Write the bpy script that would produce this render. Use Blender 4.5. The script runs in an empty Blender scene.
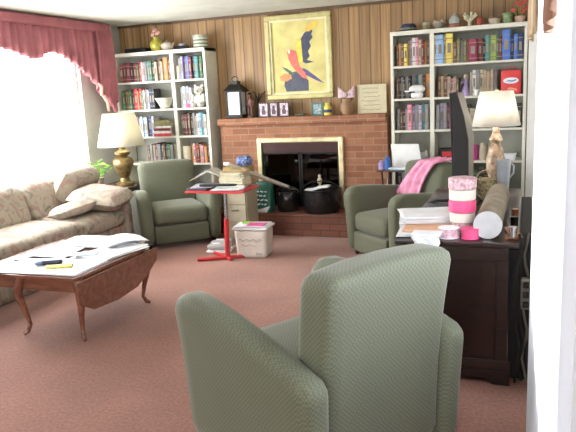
import bpy, bmesh, math, random
from mathutils import Vector, Matrix
random.seed(7)
PI = math.pi
S = bpy.context.scene
COL = S.collection

# ---------------- camera, world, lights, exposure ----------------
cd = bpy.data.cameras.new('camera'); cam = bpy.data.objects.new('camera', cd); COL.objects.link(cam)
F, YAW, PIT, ROL = 631.936, math.radians(20.936), math.radians(11.147), math.radians(2.839)
fw = Vector((-math.sin(YAW)*math.cos(PIT), math.cos(YAW)*math.cos(PIT), -math.sin(PIT)))
rt = Vector((math.cos(YAW), math.sin(YAW), 0)); up = rt.cross(fw)
r2 = math.cos(ROL)*rt - math.sin(ROL)*up; u2 = math.sin(ROL)*rt + math.cos(ROL)*up
M = Matrix((r2, u2, -fw)).transposed().to_4x4(); M.translation = (0, 0, 1.55)
cam.matrix_world = M
cd.sensor_width = 36; cd.lens = F*36/576; cd.clip_start = 0.01
S.camera = cam
S.view_settings.view_transform = 'Standard'; S.view_settings.look = 'None'
S.view_settings.gamma = 1; S.view_settings.use_curve_mapping = False
S.view_settings.exposure = 0.45
W = bpy.data.worlds.new('world'); S.world = W; W.use_nodes = True
W.node_tree.nodes['Background'].inputs[0].default_value = (.93, .96, 1, 1)
W.node_tree.nodes['Background'].inputs[1].default_value = 7.0
def area(name, loc, direction, sx, sy, power, col=(1, 1, 1)):
    l = bpy.data.lights.new(name, 'AREA'); l.shape = 'RECTANGLE'; l.size = sx; l.size_y = sy
    l.energy = power; l.color = col
    o = bpy.data.objects.new(name, l); COL.objects.link(o); o.location = loc
    o.rotation_euler = Vector(direction).to_track_quat('-Z', 'Z').to_euler(); return o
area('daylight_left_window', (-5.15, 4.4, 1.6), (1, 0.02, -.12), 3.3, 1.7, 260, (1, .985, .95))
area('daylight_right_window', (0.45, 2.0, 1.5), (-1, 0, 0), 1.6, 1.2, 12, (1, .98, .94))
area('rear_fill_light', (-2.4, -2.75, 1.5), (0, 1, 0), 2.4, 1.4, 60, (1, .93, .82))  # added soft fill from behind the camera, through an unseen opening

# ---------------- materials ----------------
MATS = {}
def nt(name):
    m = bpy.data.materials.new(name); m.use_nodes = True
    t = m.node_tree; b = t.nodes['Principled BSDF']; return m, t, b
def mat(name, c, rough=.6, metal=0, var=.06, vscale=12, bump=0, bscale=60, **kw):
    if name in MATS: return MATS[name]
    m, t, b = nt(name); N, L = t.nodes, t.links
    b.inputs['Roughness'].default_value = rough; b.inputs['Metallic'].default_value = metal
    tc = N.new('ShaderNodeTexCoord'); no = N.new('ShaderNodeTexNoise'); no.inputs['Scale'].default_value = vscale
    no.inputs['Detail'].default_value = 3
    L.new(tc.outputs['Object'], no.inputs['Vector'])
    rp = N.new('ShaderNodeValToRGB'); rp.color_ramp.elements[0].position = .3; rp.color_ramp.elements[1].position = .7
    rp.color_ramp.elements[0].color = tuple(max(0, x*(1-var*2)) for x in c)+(1,)
    rp.color_ramp.elements[1].color = tuple(min(1, x*(1+var*2)) for x in c)+(1,)
    L.new(no.outputs['Fac'], rp.inputs['Fac']); L.new(rp.outputs['Color'], b.inputs['Base Color'])
    if bump:
        n2 = N.new('ShaderNodeTexNoise'); n2.inputs['Scale'].default_value = bscale; n2.inputs['Detail'].default_value = 4
        L.new(tc.outputs['Object'], n2.inputs['Vector'])
        bp = N.new('ShaderNodeBump'); bp.inputs['Strength'].default_value = bump; bp.inputs['Distance'].default_value = .01
        L.new(n2.outputs['Fac'], bp.inputs['Height']); L.new(bp.outputs['Normal'], b.inputs['Normal'])
    MATS[name] = m; return m
def ramp(N, pts):
    rp = N.new('ShaderNodeValToRGB'); e = rp.color_ramp.elements
    while len(e) < len(pts): e.new(.5)
    for i, (p, c) in enumerate(pts): e[i].position = p; e[i].color = tuple(c)+(1,)
    return rp
def m_panel():
    m, t, b = nt('wood_panelling'); N, L = t.nodes, t.links
    tc = N.new('ShaderNodeTexCoord'); sx = N.new('ShaderNodeSeparateXYZ'); L.new(tc.outputs['Object'], sx.inputs[0])
    mp = N.new('ShaderNodeMapping'); mp.inputs['Scale'].default_value = (22, 22, .8); L.new(tc.outputs['Object'], mp.inputs[0])
    no = N.new('ShaderNodeTexNoise'); no.inputs['Scale'].default_value = 1.6; no.inputs['Detail'].default_value = 5; L.new(mp.outputs[0], no.inputs['Vector'])
    rp = ramp(N, [(.3, (.23, .13, .05)), (.7, (.41, .25, .11))]); L.new(no.outputs['Fac'], rp.inputs['Fac'])
    # plank tone
    mu = N.new('ShaderNodeMath'); mu.operation = 'MULTIPLY'; mu.inputs[1].default_value = 1/.115; L.new(sx.outputs['X'], mu.inputs[0])
    fl = N.new('ShaderNodeMath'); fl.operation = 'FLOOR'; L.new(mu.outputs[0], fl.inputs[0])
    wn = N.new('ShaderNodeTexWhiteNoise'); wn.noise_dimensions = '1D'; L.new(fl.outputs[0], wn.inputs['W'])
    fr = N.new('ShaderNodeMath'); fr.operation = 'FRACT'; L.new(mu.outputs[0], fr.inputs[0])
    lt = N.new('ShaderNodeMath'); lt.operation = 'LESS_THAN'; lt.inputs[1].default_value = .09; L.new(fr.outputs[0], lt.inputs[0])
    mr = N.new('ShaderNodeMapRange'); mr.inputs['To Min'].default_value = .82; mr.inputs['To Max'].default_value = 1.15; L.new(wn.outputs['Value'], mr.inputs['Value'])
    hs = N.new('ShaderNodeHueSaturation'); L.new(mr.outputs[0], hs.inputs['Value']); L.new(rp.outputs[0], hs.inputs['Color'])
    mx = N.new('ShaderNodeMix'); mx.data_type = 'RGBA'; mx.inputs['B'].default_value = (.12, .065, .03, 1)
    L.new(lt.outputs[0], mx.inputs['Factor']); L.new(hs.outputs[0], mx.inputs['A']); L.new(mx.outputs['Result'], b.inputs['Base Color'])
    b.inputs['Roughness'].default_value = .45
    bp = N.new('ShaderNodeBump'); bp.inputs['Strength'].default_value = .4; bp.invert = True; L.new(lt.outputs[0], bp.inputs['Height']); L.new(bp.outputs[0], b.inputs['Normal'])
    return m
def m_brick(name, c1, c2, mort, axes='XZ'):
    m, t, b = nt(name); N, L = t.nodes, t.links
    tc = N.new('ShaderNodeTexCoord'); sx = N.new('ShaderNodeSeparateXYZ'); cb = N.new('ShaderNodeCombineXYZ'); L.new(tc.outputs['Object'], sx.inputs[0])
    if axes == 'XZ':
        ad = N.new('ShaderNodeMath'); L.new(sx.outputs['X'], ad.inputs[0]); L.new(sx.outputs['Y'], ad.inputs[1]); L.new(ad.outputs[0], cb.inputs[0]); L.new(sx.outputs['Z'], cb.inputs[1])
    else:
        L.new(sx.outputs['X'], cb.inputs[0]); L.new(sx.outputs['Y'], cb.inputs[1])
    br = N.new('ShaderNodeTexBrick'); br.inputs['Scale'].default_value = 1; br.inputs['Brick Width'].default_value = .21; br.inputs['Row Height'].default_value = .072
    br.inputs['Mortar Size'].default_value = .006; br.inputs['Color1'].default_value = c1+(1,); br.inputs['Color2'].default_value = c2+(1,); br.inputs['Mortar'].default_value = mort+(1,)
    L.new(cb.outputs[0], br.inputs['Vector'])
    no = N.new('ShaderNodeTexNoise'); no.inputs['Scale'].default_value = 7; L.new(tc.outputs['Object'], no.inputs['Vector'])
    mr = N.new('ShaderNodeMapRange'); mr.inputs['To Min'].default_value = .7; mr.inputs['To Max'].default_value = 1.3; L.new(no.outputs['Fac'], mr.inputs['Value'])
    hs = N.new('ShaderNodeHueSaturation'); L.new(mr.outputs[0], hs.inputs['Value']); L.new(br.outputs['Color'], hs.inputs['Color']); L.new(hs.outputs[0], b.inputs['Base Color'])
    bp = N.new('ShaderNodeBump'); bp.inputs['Strength'].default_value = .5; bp.inputs['Distance'].default_value = .006; bp.invert = True
    L.new(br.outputs['Fac'], bp.inputs['Height']); L.new(bp.outputs[0], b.inputs['Normal']); b.inputs['Roughness'].default_value = .85
    return m
def m_carpet():
    m, t, b = nt('pink_brown_carpet'); N, L = t.nodes, t.links
    tc = N.new('ShaderNodeTexCoord')
    n1 = N.new('ShaderNodeTexNoise'); n1.inputs['Scale'].default_value = 1.6; n1.inputs['Detail'].default_value = 6; L.new(tc.outputs['Object'], n1.inputs['Vector'])
    n2 = N.new('ShaderNodeTexNoise'); n2.inputs['Scale'].default_value = 55; n2.inputs['Detail'].default_value = 6; L.new(tc.outputs['Object'], n2.inputs['Vector'])
    r1 = ramp(N, [(.3, (.29, .122, .085)), (.7, (.42, .19, .132))]); L.new(n1.outputs['Fac'], r1.inputs['Fac'])
    r_2 = ramp(N, [(.3, (.62, .6, .6)), (.7, (1, 1, 1))]); L.new(n2.outputs['Fac'], r_2.inputs['Fac'])
    mx = N.new('ShaderNodeMix'); mx.data_type = 'RGBA'; mx.blend_type = 'MULTIPLY'; mx.inputs['Factor'].default_value = 1
    L.new(r1.outputs[0], mx.inputs['A']); L.new(r_2.outputs[0], mx.inputs['B']); L.new(mx.outputs['Result'], b.inputs['Base Color'])
    bp = N.new('ShaderNodeBump'); bp.inputs['Strength'].default_value = .5; L.new(n2.outputs['Fac'], bp.inputs['Height']); L.new(bp.outputs[0], b.inputs['Normal'])
    b.inputs['Roughness'].default_value = .95; b.inputs['Sheen Weight'].default_value = .2
    return m
def m_weave():
    m, t, b = nt('sage_green_woven_upholstery'); N, L = t.nodes, t.links
    tc = N.new('ShaderNodeTexCoord'); ck = N.new('ShaderNodeTexChecker'); ck.inputs['Scale'].default_value = 100
    ck.inputs['Color1'].default_value = (.145, .158, .105, 1); ck.inputs['Color2'].default_value = (.102, .113, .072, 1)
    L.new(tc.outputs['Object'], ck.inputs['Vector'])
    no = N.new('ShaderNodeTexNoise'); no.inputs['Scale'].default_value = 3; L.new(tc.outputs['Object'], no.inputs['Vector'])
    mr = N.new('ShaderNodeMapRange'); mr.inputs['To Min'].default_value = .88; mr.inputs['To Max'].default_value = 1.12; L.new(no.outputs['Fac'], mr.inputs['Value'])
    hs = N.new('ShaderNodeHueSaturation'); L.new(mr.outputs[0], hs.inputs['Value']); L.new(ck.outputs['Color'], hs.inputs['Color']); L.new(hs.outputs[0], b.inputs['Base Color'])
    bp = N.new('ShaderNodeBump'); bp.inputs['Strength'].default_value = .15; bp.inputs['Distance'].default_value = .003; L.new(ck.outputs['Fac'], bp.inputs['Height']); L.new(bp.outputs[0], b.inputs['Normal'])
    b.inputs['Roughness'].default_value = .75; b.inputs['Sheen Weight'].default_value = .25; b.inputs['Sheen Roughness'].default_value = .4
    return m
def m_floral():
    m, t, b = nt('faded_floral_upholstery'); N, L = t.nodes, t.links
    tc = N.new('ShaderNodeTexCoord')
    n1 = N.new('ShaderNodeTexNoise'); n1.inputs['Scale'].default_value = 9; n1.inputs['Detail'].default_value = 4; n1.inputs['Distortion'].default_value = .6; L.new(tc.outputs['Object'], n1.inputs['Vector'])
    r1 = ramp(N, [(.30, (.17, .17, .14)), (.42, (.38, .33, .26)), (.52, (.41, .36, .29)), (.60, (.32, .21, .18)), (.70, (.38, .34, .27))]); L.new(n1.outputs['Fac'], r1.inputs['Fac'])
    L.new(r1.outputs[0], b.inputs['Base Color']); b.inputs['Roughness'].default_value = .85
    return m
def m_stripe(name, c1, c2, n, axis=0, rough=.8, offs=0):
    m, t, b = nt(name); N, L = t.nodes, t.links
    tc = N.new('ShaderNodeTexCoord'); sx = N.new('ShaderNodeSeparateXYZ'); L.new(tc.outputs['Object'], sx.inputs[0])
    mu = N.new('ShaderNodeMath'); mu.operation = 'MULTIPLY'; mu.inputs[1].default_value = n; L.new(sx.outputs[axis], mu.inputs[0])
    fr = N.new('ShaderNodeMath'); fr.operation = 'FRACT'; L.new(mu.outputs[0], fr.inputs[0])
    rp = ramp(N, [(.45, c1), (.55, c2)]); L.new(fr.outputs[0], rp.inputs['Fac']); L.new(rp.outputs[0], b.inputs['Base Color']); b.inputs['Roughness'].default_value = rough
    return m
def m_wood(name, c1, c2, rough=.35, sc=(3, 18, 18)):
    m, t, b = nt(name); N, L = t.nodes, t.links
    tc = N.new('ShaderNodeTexCoord'); mp = N.new('ShaderNodeMapping'); mp.inputs['Scale'].default_value = sc; L.new(tc.outputs['Object'], mp.inputs[0])
    no = N.new('ShaderNodeTexNoise'); no.inputs['Scale'].default_value = 1.5; no.inputs['Detail'].default_value = 5; no.inputs['Distortion'].default_value = .5; L.new(mp.outputs[0], no.inputs['Vector'])
    rp = ramp(N, [(.3, c1), (.7, c2)]); L.new(no.outputs['Fac'], rp.inputs['Fac']); L.new(rp.outputs[0], b.inputs['Base Color']); b.inputs['Roughness'].default_value = rough
    b.inputs['Coat Weight'].default_value = .5
    return m
def m_glass(name, fac=.08, tint=(1, 1, 1)):
    m, t, b = nt(name); N, L = t.nodes, t.links
    tr = N.new('ShaderNodeBsdfTransparent'); tr.inputs[0].default_value = tint+(1,); gl = N.new('ShaderNodeBsdfGlossy'); gl.inputs['Roughness'].default_value = .03
    mx = N.new('ShaderNodeMixShader'); mx.inputs[0].default_value = fac; L.new(tr.outputs[0], mx.inputs[1]); L.new(gl.outputs[0], mx.inputs[2])
    L.new(mx.outputs[0], N['Material Output'].inputs['Surface']); return m
def m_sheer(name, col, transp, transl):
    m, t, b = nt(name); N, L = t.nodes, t.links
    tr = N.new('ShaderNodeBsdfTransparent'); tl = N.new('ShaderNodeBsdfTranslucent'); tl.inputs[0].default_value = col+(1,)
    df = N.new('ShaderNodeBsdfDiffuse'); df.inputs[0].default_value = col+(1,)
    m1 = N.new('ShaderNodeMixShader'); m1.inputs[0].default_value = transl; L.new(df.outputs[0], m1.inputs[1]); L.new(tl.outputs[0], m1.inputs[2])
    m2 = N.new('ShaderNodeMixShader'); m2.inputs[0].default_value = transp; L.new(m1.outputs[0], m2.inputs[1]); L.new(tr.outputs[0], m2.inputs[2])
    L.new(m2.outputs[0], N['Material Output'].inputs['Surface']); return m
def m_lampshade(name, col):
    return m_sheer(name, col, 0, .35)
PANEL = m_panel()
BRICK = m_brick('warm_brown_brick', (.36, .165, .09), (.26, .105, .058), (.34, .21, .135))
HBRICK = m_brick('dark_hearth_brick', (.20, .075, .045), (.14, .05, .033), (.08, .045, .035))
CARPET = m_carpet(); WEAVE = m_weave(); FLORAL = m_floral()
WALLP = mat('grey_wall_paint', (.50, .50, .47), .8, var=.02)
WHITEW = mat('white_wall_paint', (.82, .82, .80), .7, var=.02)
CEIL = mat('textured_white_ceiling', (.62, .63, .56), .9, var=.04, vscale=4, bump=.4, bscale=90)
TRIM = mat('white_trim_paint', (.75, .76, .72), .5, var=.02)
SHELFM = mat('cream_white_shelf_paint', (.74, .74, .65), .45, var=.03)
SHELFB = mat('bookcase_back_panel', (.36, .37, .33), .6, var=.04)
DARKW = m_wood('dark_espresso_wood', (.011, .004, .0035), (.024, .010, .008), .35)
CHERRY = m_wood('cherry_wood', (.13, .045, .028), (.24, .09, .05), .16)
WALNUT = m_wood('walnut_wood', (.05, .028, .018), (.10, .055, .032), .4)
BRASS = mat('polished_brass', (.76, .68, .42), .32, .75, var=.08)
GOLDW = mat('antique_gold_ceramic', (.22, .15, .06), .35, .5, var=.2, vscale=25)
BLACK = mat('black_enamel', (.012, .012, .012), .25, var=.1)
BLACKP = mat('black_plastic', (.012, .012, .013), .65, var=.05)
GREYP = mat('grey_plastic', (.16, .15, .12), .4, var=.05)
IRON = mat('black_iron', (.02, .02, .018), .5, .6, var=.2)
WHITE = mat('white_plastic', (.80, .82, .84), .35, var=.02)
PAPER = mat('white_paper', (.82, .84, .88), .7, var=.03)
CREAMP = mat('cream_paper', (.62, .58, .42), .7, var=.05)
PINK = mat('pink_fabric', (.85, .33, .50), .8, var=.15, vscale=14)
HOTP = mat('hot_pink_ribbon', (.85, .10, .28), .5, var=.05)
PINKW = mat('pink_and_white_print', (.75, .45, .52), .6, var=.25, vscale=60)
RED = mat('red_enamel', (.55, .035, .04), .35, var=.05)
CHROME = mat('brushed_steel', (.6, .62, .66), .25, .9, var=.03)
LEAF = mat('bright_green_leaf', (.22, .50, .06), .5, var=.25, vscale=20)
TERRA = mat('beige_ceramic', (.5, .42, .32), .5, var=.08)
GREENB = mat('dark_green_bag', (.01, .11, .075), .5, var=.1)
BEIGEB = mat('beige_board', (.42, .38, .27), .6, var=.04)
VALM = mat('dusty_rose_cloth', (.42, .15, .17), .85, var=.08, vscale=5)
TANC = m_stripe('tan_striped_cloth', (.55, .40, .26), (.72, .60, .42), 9, 1)
SHADE = m_lampshade('cream_lampshade', (.86, .83, .70))
SHADE2 = m_lampshade('white_lampshade', (.9, .88, .84))
SHEER = m_sheer('white_sheer_cloth', (.93, .95, 1), .12, .75)
GLASS = m_glass('window_glass')
SMOKE = m_glass('smoked_glass', .04, (.12, .11, .10))
FROST = mat('frosted_white_glass', (.78, .82, .85), .2, var=.05)

# ---------------- geometry helpers ----------------
def finish(bm, smooth, angle=40):
    bmesh.ops.recalc_face_normals(bm, faces=bm.faces)
    for f in bm.faces: f.smooth = smooth
    if smooth:
        for e in bm.edges:
            if len(e.link_faces) == 2 and e.calc_face_angle(0) > math.radians(angle): e.smooth = False
def obj(name, bm, mats, parent=None, loc=(0, 0, 0), rz=0, smooth=True, bevel=0, solid=0, sub=0):
    finish(bm, smooth); me = bpy.data.meshes.new(name); bm.to_mesh(me); bm.free()
    for m in (mats if isinstance(mats, (list, tuple)) else [mats]): me.materials.append(m)
    o = bpy.data.objects.new(name, me); COL.objects.link(o)
    if parent: o.parent = parent
    o.location = loc; o.rotation_euler = (0, 0, rz)
    if solid: md = o.modifiers.new('solid', 'SOLIDIFY'); md.thickness = solid; md.offset = 0
    if bevel: md = o.modifiers.new('bevel', 'BEVEL'); md.width = bevel; md.segments = 2; md.limit_method = 'ANGLE'
    if sub: md = o.modifiers.new('sub', 'SUBSURF'); md.levels = md.render_levels = sub
    return o
def tag(o, label, cat, group=None, kind=None):
    o['label'] = label; o['category'] = cat
    if group: o['group'] = group
    if kind: o['kind'] = kind
    return o
def thing(name, label, cat, loc=(0, 0, 0), rz=0, group=None):
    o = bpy.data.objects.new(name, None); COL.objects.link(o); o.location = loc; o.rotation_euler = (0, 0, rz); o.empty_display_size = .05
    return tag(o, label, cat, group)
def solo(name, bm, m, label, cat, loc=(0, 0, 0), rz=0, group=None, **k):
    return tag(obj(name, bm, m, None, loc, rz, **k), label, cat, group)
def struct(name, bm, m, **k):
    o = obj(name, bm, m, smooth=False, **k); o['kind'] = 'structure'; return o
def B(): return bmesh.new()
def box(bm, c, s, R=None, mi=0):
    r = bmesh.ops.create_cube(bm, size=1)['verts']
    Mx = Matrix.Translation(c) @ (R.to_4x4() if R else Matrix()) @ Matrix.Diagonal((s[0], s[1], s[2], 1))
    bmesh.ops.transform(bm, matrix=Mx, verts=r)
    if mi:
        for f in {f for v in r for f in v.link_faces}: f.material_index = mi
    return bm
def bx(bm, x0, x1, y0, y1, z0, z1, mi=0): return box(bm, ((x0+x1)/2, (y0+y1)/2, (z0+z1)/2), (x1-x0, y1-y0, z1-z0), mi=mi)
def lathe(bm, prof, c=(0, 0, 0), n=28, mi=0):
    rings = []
    for r, z in prof:
        if r <= 1e-6: rings.append([bm.verts.new((c[0], c[1], c[2]+z))])
        else: rings.append([bm.verts.new((c[0]+r*math.cos(2*PI*i/n), c[1]+r*math.sin(2*PI*i/n), c[2]+z)) for i in range(n)])
    for a, b in zip(rings, rings[1:]):
        for i in range(n):
            j = (i+1) % n
            if len(a) == 1 and len(b) == 1: continue
            if len(a) == 1: f = bm.faces.new((a[0], b[i], b[j]))
            elif len(b) == 1: f = bm.faces.new((a[i], a[j], b[0]))
            else: f = bm.faces.new((a[i], a[j], b[j], b[i]))
            f.material_index = mi
    return bm
def tube(bm, pts, rad, n=10, mi=0):
    pts = [Vector(p) for p in pts]; rr = rad if isinstance(rad, (list, tuple)) else [rad]*len(pts); rings = []
    prev = None
    for i, p in enumerate(pts):
        d = (pts[min(i+1, len(pts)-1)]-pts[max(i-1, 0)]).normalized()
        a = prev if prev else (Vector((0, 0, 1)) if abs(d.z) < .9 else Vector((1, 0, 0)))
        u = (a-d*a.dot(d)).normalized(); v = d.cross(u); prev = u
        rings.append([bm.verts.new(p+rr[i]*(math.cos(2*PI*k/n)*u+math.sin(2*PI*k/n)*v)) for k in range(n)])
    for a, b in zip(rings, rings[1:]):
        for k in range(n):
            f = bm.faces.new((a[k], a[(k+1) % n], b[(k+1) % n], b[k])); f.material_index = mi
    bm.faces.new(rings[0]).material_index = mi; bm.faces.new(rings[-1]).material_index = mi
    return bm
def prism(bm, pts, a0, a1, axis='y', mi=0):
    def P(u, v, w): return {'y': (u, w, v), 'z': (u, v, w), 'x': (w, u, v)}[axis]
    A = [bm.verts.new(P(u, v, a0)) for u, v in pts]; Bv = [bm.verts.new(P(u, v, a1)) for u, v in pts]
    fs = [bm.faces.new(A), bm.faces.new(Bv)]
    for i in range(len(pts)): j = (i+1) % len(pts); fs.append(bm.faces.new((A[i], A[j], Bv[j], Bv[i])))
    for f in fs: f.material_index = mi
    return bm
def rbox(bm, c, s, r, n=8, deform=None, mi=0):
    """rounded box: a subdivided cube whose points are pulled onto a rounded surface, then bent by deform()"""
    t = bmesh.new(); bmesh.ops.create_cube(t, size=2); bmesh.ops.subdivide_edges(t, edges=t.edges, cuts=n, use_grid_fill=True)
    h = Vector(s)/2; vm = {}
    for v in t.verts:
        p = Vector(v.co)
        q = Vector([math.copysign(abs(x)**.75, x) for x in p]); q = Vector((q.x*h.x, q.y*h.y, q.z*h.z))
        rr = [min(r, hh) for hh in h]
        inner = Vector([max(-(h[i]-rr[i]), min(h[i]-rr[i], q[i])) for i in range(3)])
        d = Vector([(q[i]-inner[i])/rr[i] for i in range(3)])
        if d.length > 1e-6:
            d.normalize() if d.length > 1 or True else None
            m_ = max(abs((q[i]-inner[i])/rr[i]) for i in range(3))
            d = d*m_
        p = inner+Vector([d[i]*rr[i] for i in range(3)])
        if deform: p = Vector(deform(p, h))
        vm[v.index] = bm.verts.new(p+Vector(c))
    t.verts.index_update()
    for f in t.faces: bm.faces.new([vm[v.index] for v in f.verts]).material_index = mi
    t.free(); return bm
def surf(bm, fn, nu, nv, mi=0):
    g = [[bm.verts.new(fn(i/nu, j/nv)) for j in range(nv+1)] for i in range(nu+1)]
    for i in range(nu):
        for j in range(nv): bm.faces.new((g[i][j], g[i+1][j], g[i+1][j+1], g[i][j+1])).material_index = mi
    return bm
def pillow(bm, c, s, R=None, n=12, wr=.0):
    t = bmesh.new(); hx, hy, hz = s[0]/2, s[1]/2, s[2]/2
    def side(sg):
        def fn(u, v):
            a, b = 2*u-1, 2*v-1
            k = ((1-a**4)*(1-b**4))**.45
            pin = 1-.07*(a*a*b*b)
            p = Vector((a*hx*(1-.06*b*b*0)*pin, b*hy*pin, sg*hz*k*(1+wr*math.sin(9*a+3*b))))
            return p
        return fn
    surf(t, side(1), n, n); surf(t, side(-1), n, n); bmesh.ops.remove_doubles(t, verts=t.verts, dist=1e-4)
    Mx = Matrix.Translation(c) @ (R.to_4x4() if R else Matrix()); bmesh.ops.transform(t, matrix=Mx, verts=t.verts)
    me = bpy.data.meshes.new('tmp'); t.to_mesh(me); t.free(); bm.from_mesh(me); bpy.data.meshes.remove(me); return bm
def RX(a): return Matrix.Rotation(a, 3, 'X')
def RY(a): return Matrix.Rotation(a, 3, 'Y')
def RZ(a): return Matrix.Rotation(a, 3, 'Z')

# ---------------- the room ----------------
D, XL, XR, H, YR = 6.933, -4.784, .075, 2.44, -2.6
struct('floor', bx(B(), XL-.2, 1.5, YR-.1, D+.2, -.08, 0), CARPET)
struct('ceiling', bx(B(), XL-.2, 1.5, YR-.1, D+.2, H, H+.08), CEIL)
struct('wall_back', bx(B(), XL-.1, XR+.1, D, D+.1, 0, H), PANEL)
WY0, WY1, WZ0, WZ1 = 2.9, 6.1, .66, 2.16
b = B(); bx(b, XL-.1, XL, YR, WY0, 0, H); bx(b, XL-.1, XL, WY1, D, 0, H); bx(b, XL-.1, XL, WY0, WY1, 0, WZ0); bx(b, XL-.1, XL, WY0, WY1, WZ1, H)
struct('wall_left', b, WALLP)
RY0, RY1, RZ0, RZ1 = 1.1, 2.9, .7, 2.05
b = B(); bx(b, XR, XR+.1, .75, RY0, 0, H); bx(b, XR, XR+.1, RY1, D, 0, H); bx(b, XR, XR+.1, RY0, RY1, 0, RZ0); bx(b, XR, XR+.1, RY0, RY1, RZ1, H)
bx(b, XR+.1, 1.4, .75, .85, 0, H); bx(b, 1.3, 1.4, YR, .75, 0, H)
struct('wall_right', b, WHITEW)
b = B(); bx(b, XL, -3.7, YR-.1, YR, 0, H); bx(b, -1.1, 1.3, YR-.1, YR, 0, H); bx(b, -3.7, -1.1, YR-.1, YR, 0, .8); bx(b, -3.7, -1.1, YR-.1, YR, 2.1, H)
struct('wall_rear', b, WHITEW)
def window(name, x, y0, y1, z0, z1, side):
    b = B(); t = .035
    for a in ((y0, y1, z0, z0+t), (y0, y1, z1-t, z1), (y0, y0+t, z0, z1), (y1-t, y1, z0, z1)): bx(b, x-.02, x+.02, *a)
    o = struct(name, b, TRIM)
    g = obj('window_pane', bx(B(), x-.003, x+.003, y0+t, y1-t, z0+t, z1-t), GLASS, o, smooth=False)
    s = obj('window_sill', bx(B(), min(x, x+side*.12), max(x, x+side*.12), y0-.05, y1+.05, z0-.04, z0-.005), TRIM, o, smooth=False)
    return o
window('window_1', XL-.07, WY0, WY1, WZ0, WZ1, 1)
window('window_2', XR+.07, RY0, RY1, RZ0, RZ1, -.05)
b = B()
for a in ((-3.7, -1.1, .8, .84), (-3.7, -1.1, 2.06, 2.1), (-3.7, -3.66, .8, 2.1), (-1.14, -1.1, .8, 2.1), (-2.42, -2.38, .8, 2.1)): bx(b, a[0], a[1], YR-.07, YR-.03, a[2], a[3])
w3 = struct('window_3', b, TRIM)  # unseen rear window, put in to carry the rear fill
obj('window_pane', bx(B(), -3.66, -1.14, YR-.053, YR-.047, .84, 2.06), GLASS, w3, smooth=False)
struct('baseboard_left', bx(B(), XL, XL+.015, YR, D, 0, .09), TRIM)
struct('baseboard_right', bx(B(), XR-.015, XR, .76, D, 0, .09), TRIM)
struct('baseboard_back', bx(B(), -1.39, -1.34, D-.015, D, 0, .09), TRIM)
b = B(); bx(b, XL+.1, -3.5, D-.02, D, H-.035, H)
struct('trim_2', bx(B(), .0, XR, D-.30, D, 0, H), WHITEW)
struct('trim_1', bx(B(), XL, XR, D-.018, D, H-.03, H), mat('dark_wood_trim', (.11, .065, .035), .5))

# ---------------- fireplace ----------------
fp = thing('fireplace', 'brown brick fireplace with brass edged dark firebox and raised brick hearth', 'fireplace', (-2.39, 6.75, 0))
def L(x): return x+2.39
b = B(); f0, f1 = 6.75-6.75, .18
FX0, FX1, FZ0, FZ1 = -2.86, -1.94, .24, .98
bx(b, L(-3.38), L(FX0), 0, f1, 0, 1.19); bx(b, L(FX1), L(-1.40), 0, f1, 0, 1.19); bx(b, L(FX0), L(FX1), 0, f1, FZ1, 1.19); bx(b, L(FX0), L(FX1), .14, f1, 0, FZ1)
bx(b, L(FX0), L(FX1), 0, .14, 0, .235)
obj('brick_face', b, BRICK, fp, smooth=False)
obj('mantel', bx(B(), L(-3.385), L(-1.40), -.06, .18, 1.19, 1.27), BRICK, fp, smooth=False, bevel=.008)
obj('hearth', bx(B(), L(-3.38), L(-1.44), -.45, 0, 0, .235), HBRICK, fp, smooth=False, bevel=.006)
b = B(); t = .055
for a in ((FX0-t, FX0, .24, FZ1+t), (FX1, FX1+t, .24, FZ1+t), (FX0, FX1, FZ1, FZ1+t)): bx(b, L(a[0]), L(a[1]), -.03, .02, a[2], a[3])
obj('brass_surround', b, BRASS, fp, smooth=False, bevel=.008)
obj('hood', bx(B(), L(FX0), L(FX1), -.012, .02, .87, FZ1), mat('dark_bronze', (.05, .022, .02), .4, .4), fp, smooth=False)
obj('firebox', bx(B(), L(FX0), L(FX1), .09, .13, .24, .87), BLACK, fp, smooth=False)
for k, (x0, x1) in enumerate(((FX0+.005, -2.405), (-2.395, FX1-.005))):
    b = B(); t = .018
    for a in ((x0, x1, .24, .24+t), (x0, x1, .868-t, .868), (x0, x0+t, .24, .868), (x1-t, x1, .24, .868)): bx(b, L(a[0]), L(a[1]), 0, .02, a[2], a[3])
    d = obj('glass_door', b, IRON, fp, smooth=False)
    obj('pane', bx(B(), L(x0)+t, L(x1)-t, .008, .012, .258, .85), SMOKE, d, smooth=False)

# things on the hearth
def kettle(x, y, r, h, label, gold=False):
    t = thing('coal_bucket', label, 'bucket', (x, y, .236))
    obj('body', lathe(B(), [(0, 0), (r*.86, 0), (r*.9, .02), (r, h*.45), (r*.97, h*.8), (r*.9, h*.84), (r*.86, h*.82), (r*.8, .04), (0, .03)]), BLACK, t)
    obj('rim', lathe(B(), [(r*.93, h*.8), (r*1.02, h*.82), (r*1.02, h*.86), (r*.93, h*.86), (r*.9, h*.83)]), BLACK, t)
    pts = [(r*math.cos(a), 0, h*.8+r*.45*math.sin(a)) for a in [PI*i/14 for i in range(15)]]
    obj('handle', tube(B(), pts, .007, 8), IRON, t)
    return t
kettle(-2.09, 6.52, .215, .30, 'large black bucket on hearth in front of right fire door')
p = B(); rbox(p, (0, 0, .012), (.27, .15, .024), .012, 6, lambda p, h: (p.x, p.y, p.z+.02*math.sin(p.x*14)))
solo('folded_paper', p, PAPER, 'crumpled white paper lying on the large black bucket', 'paper', (-2.11, 6.45, .494), .05)
fg = thing('figurine', 'small white figurine standing inside the right side of the firebox', 'figurine', (-2.13, 6.60, .497))
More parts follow.
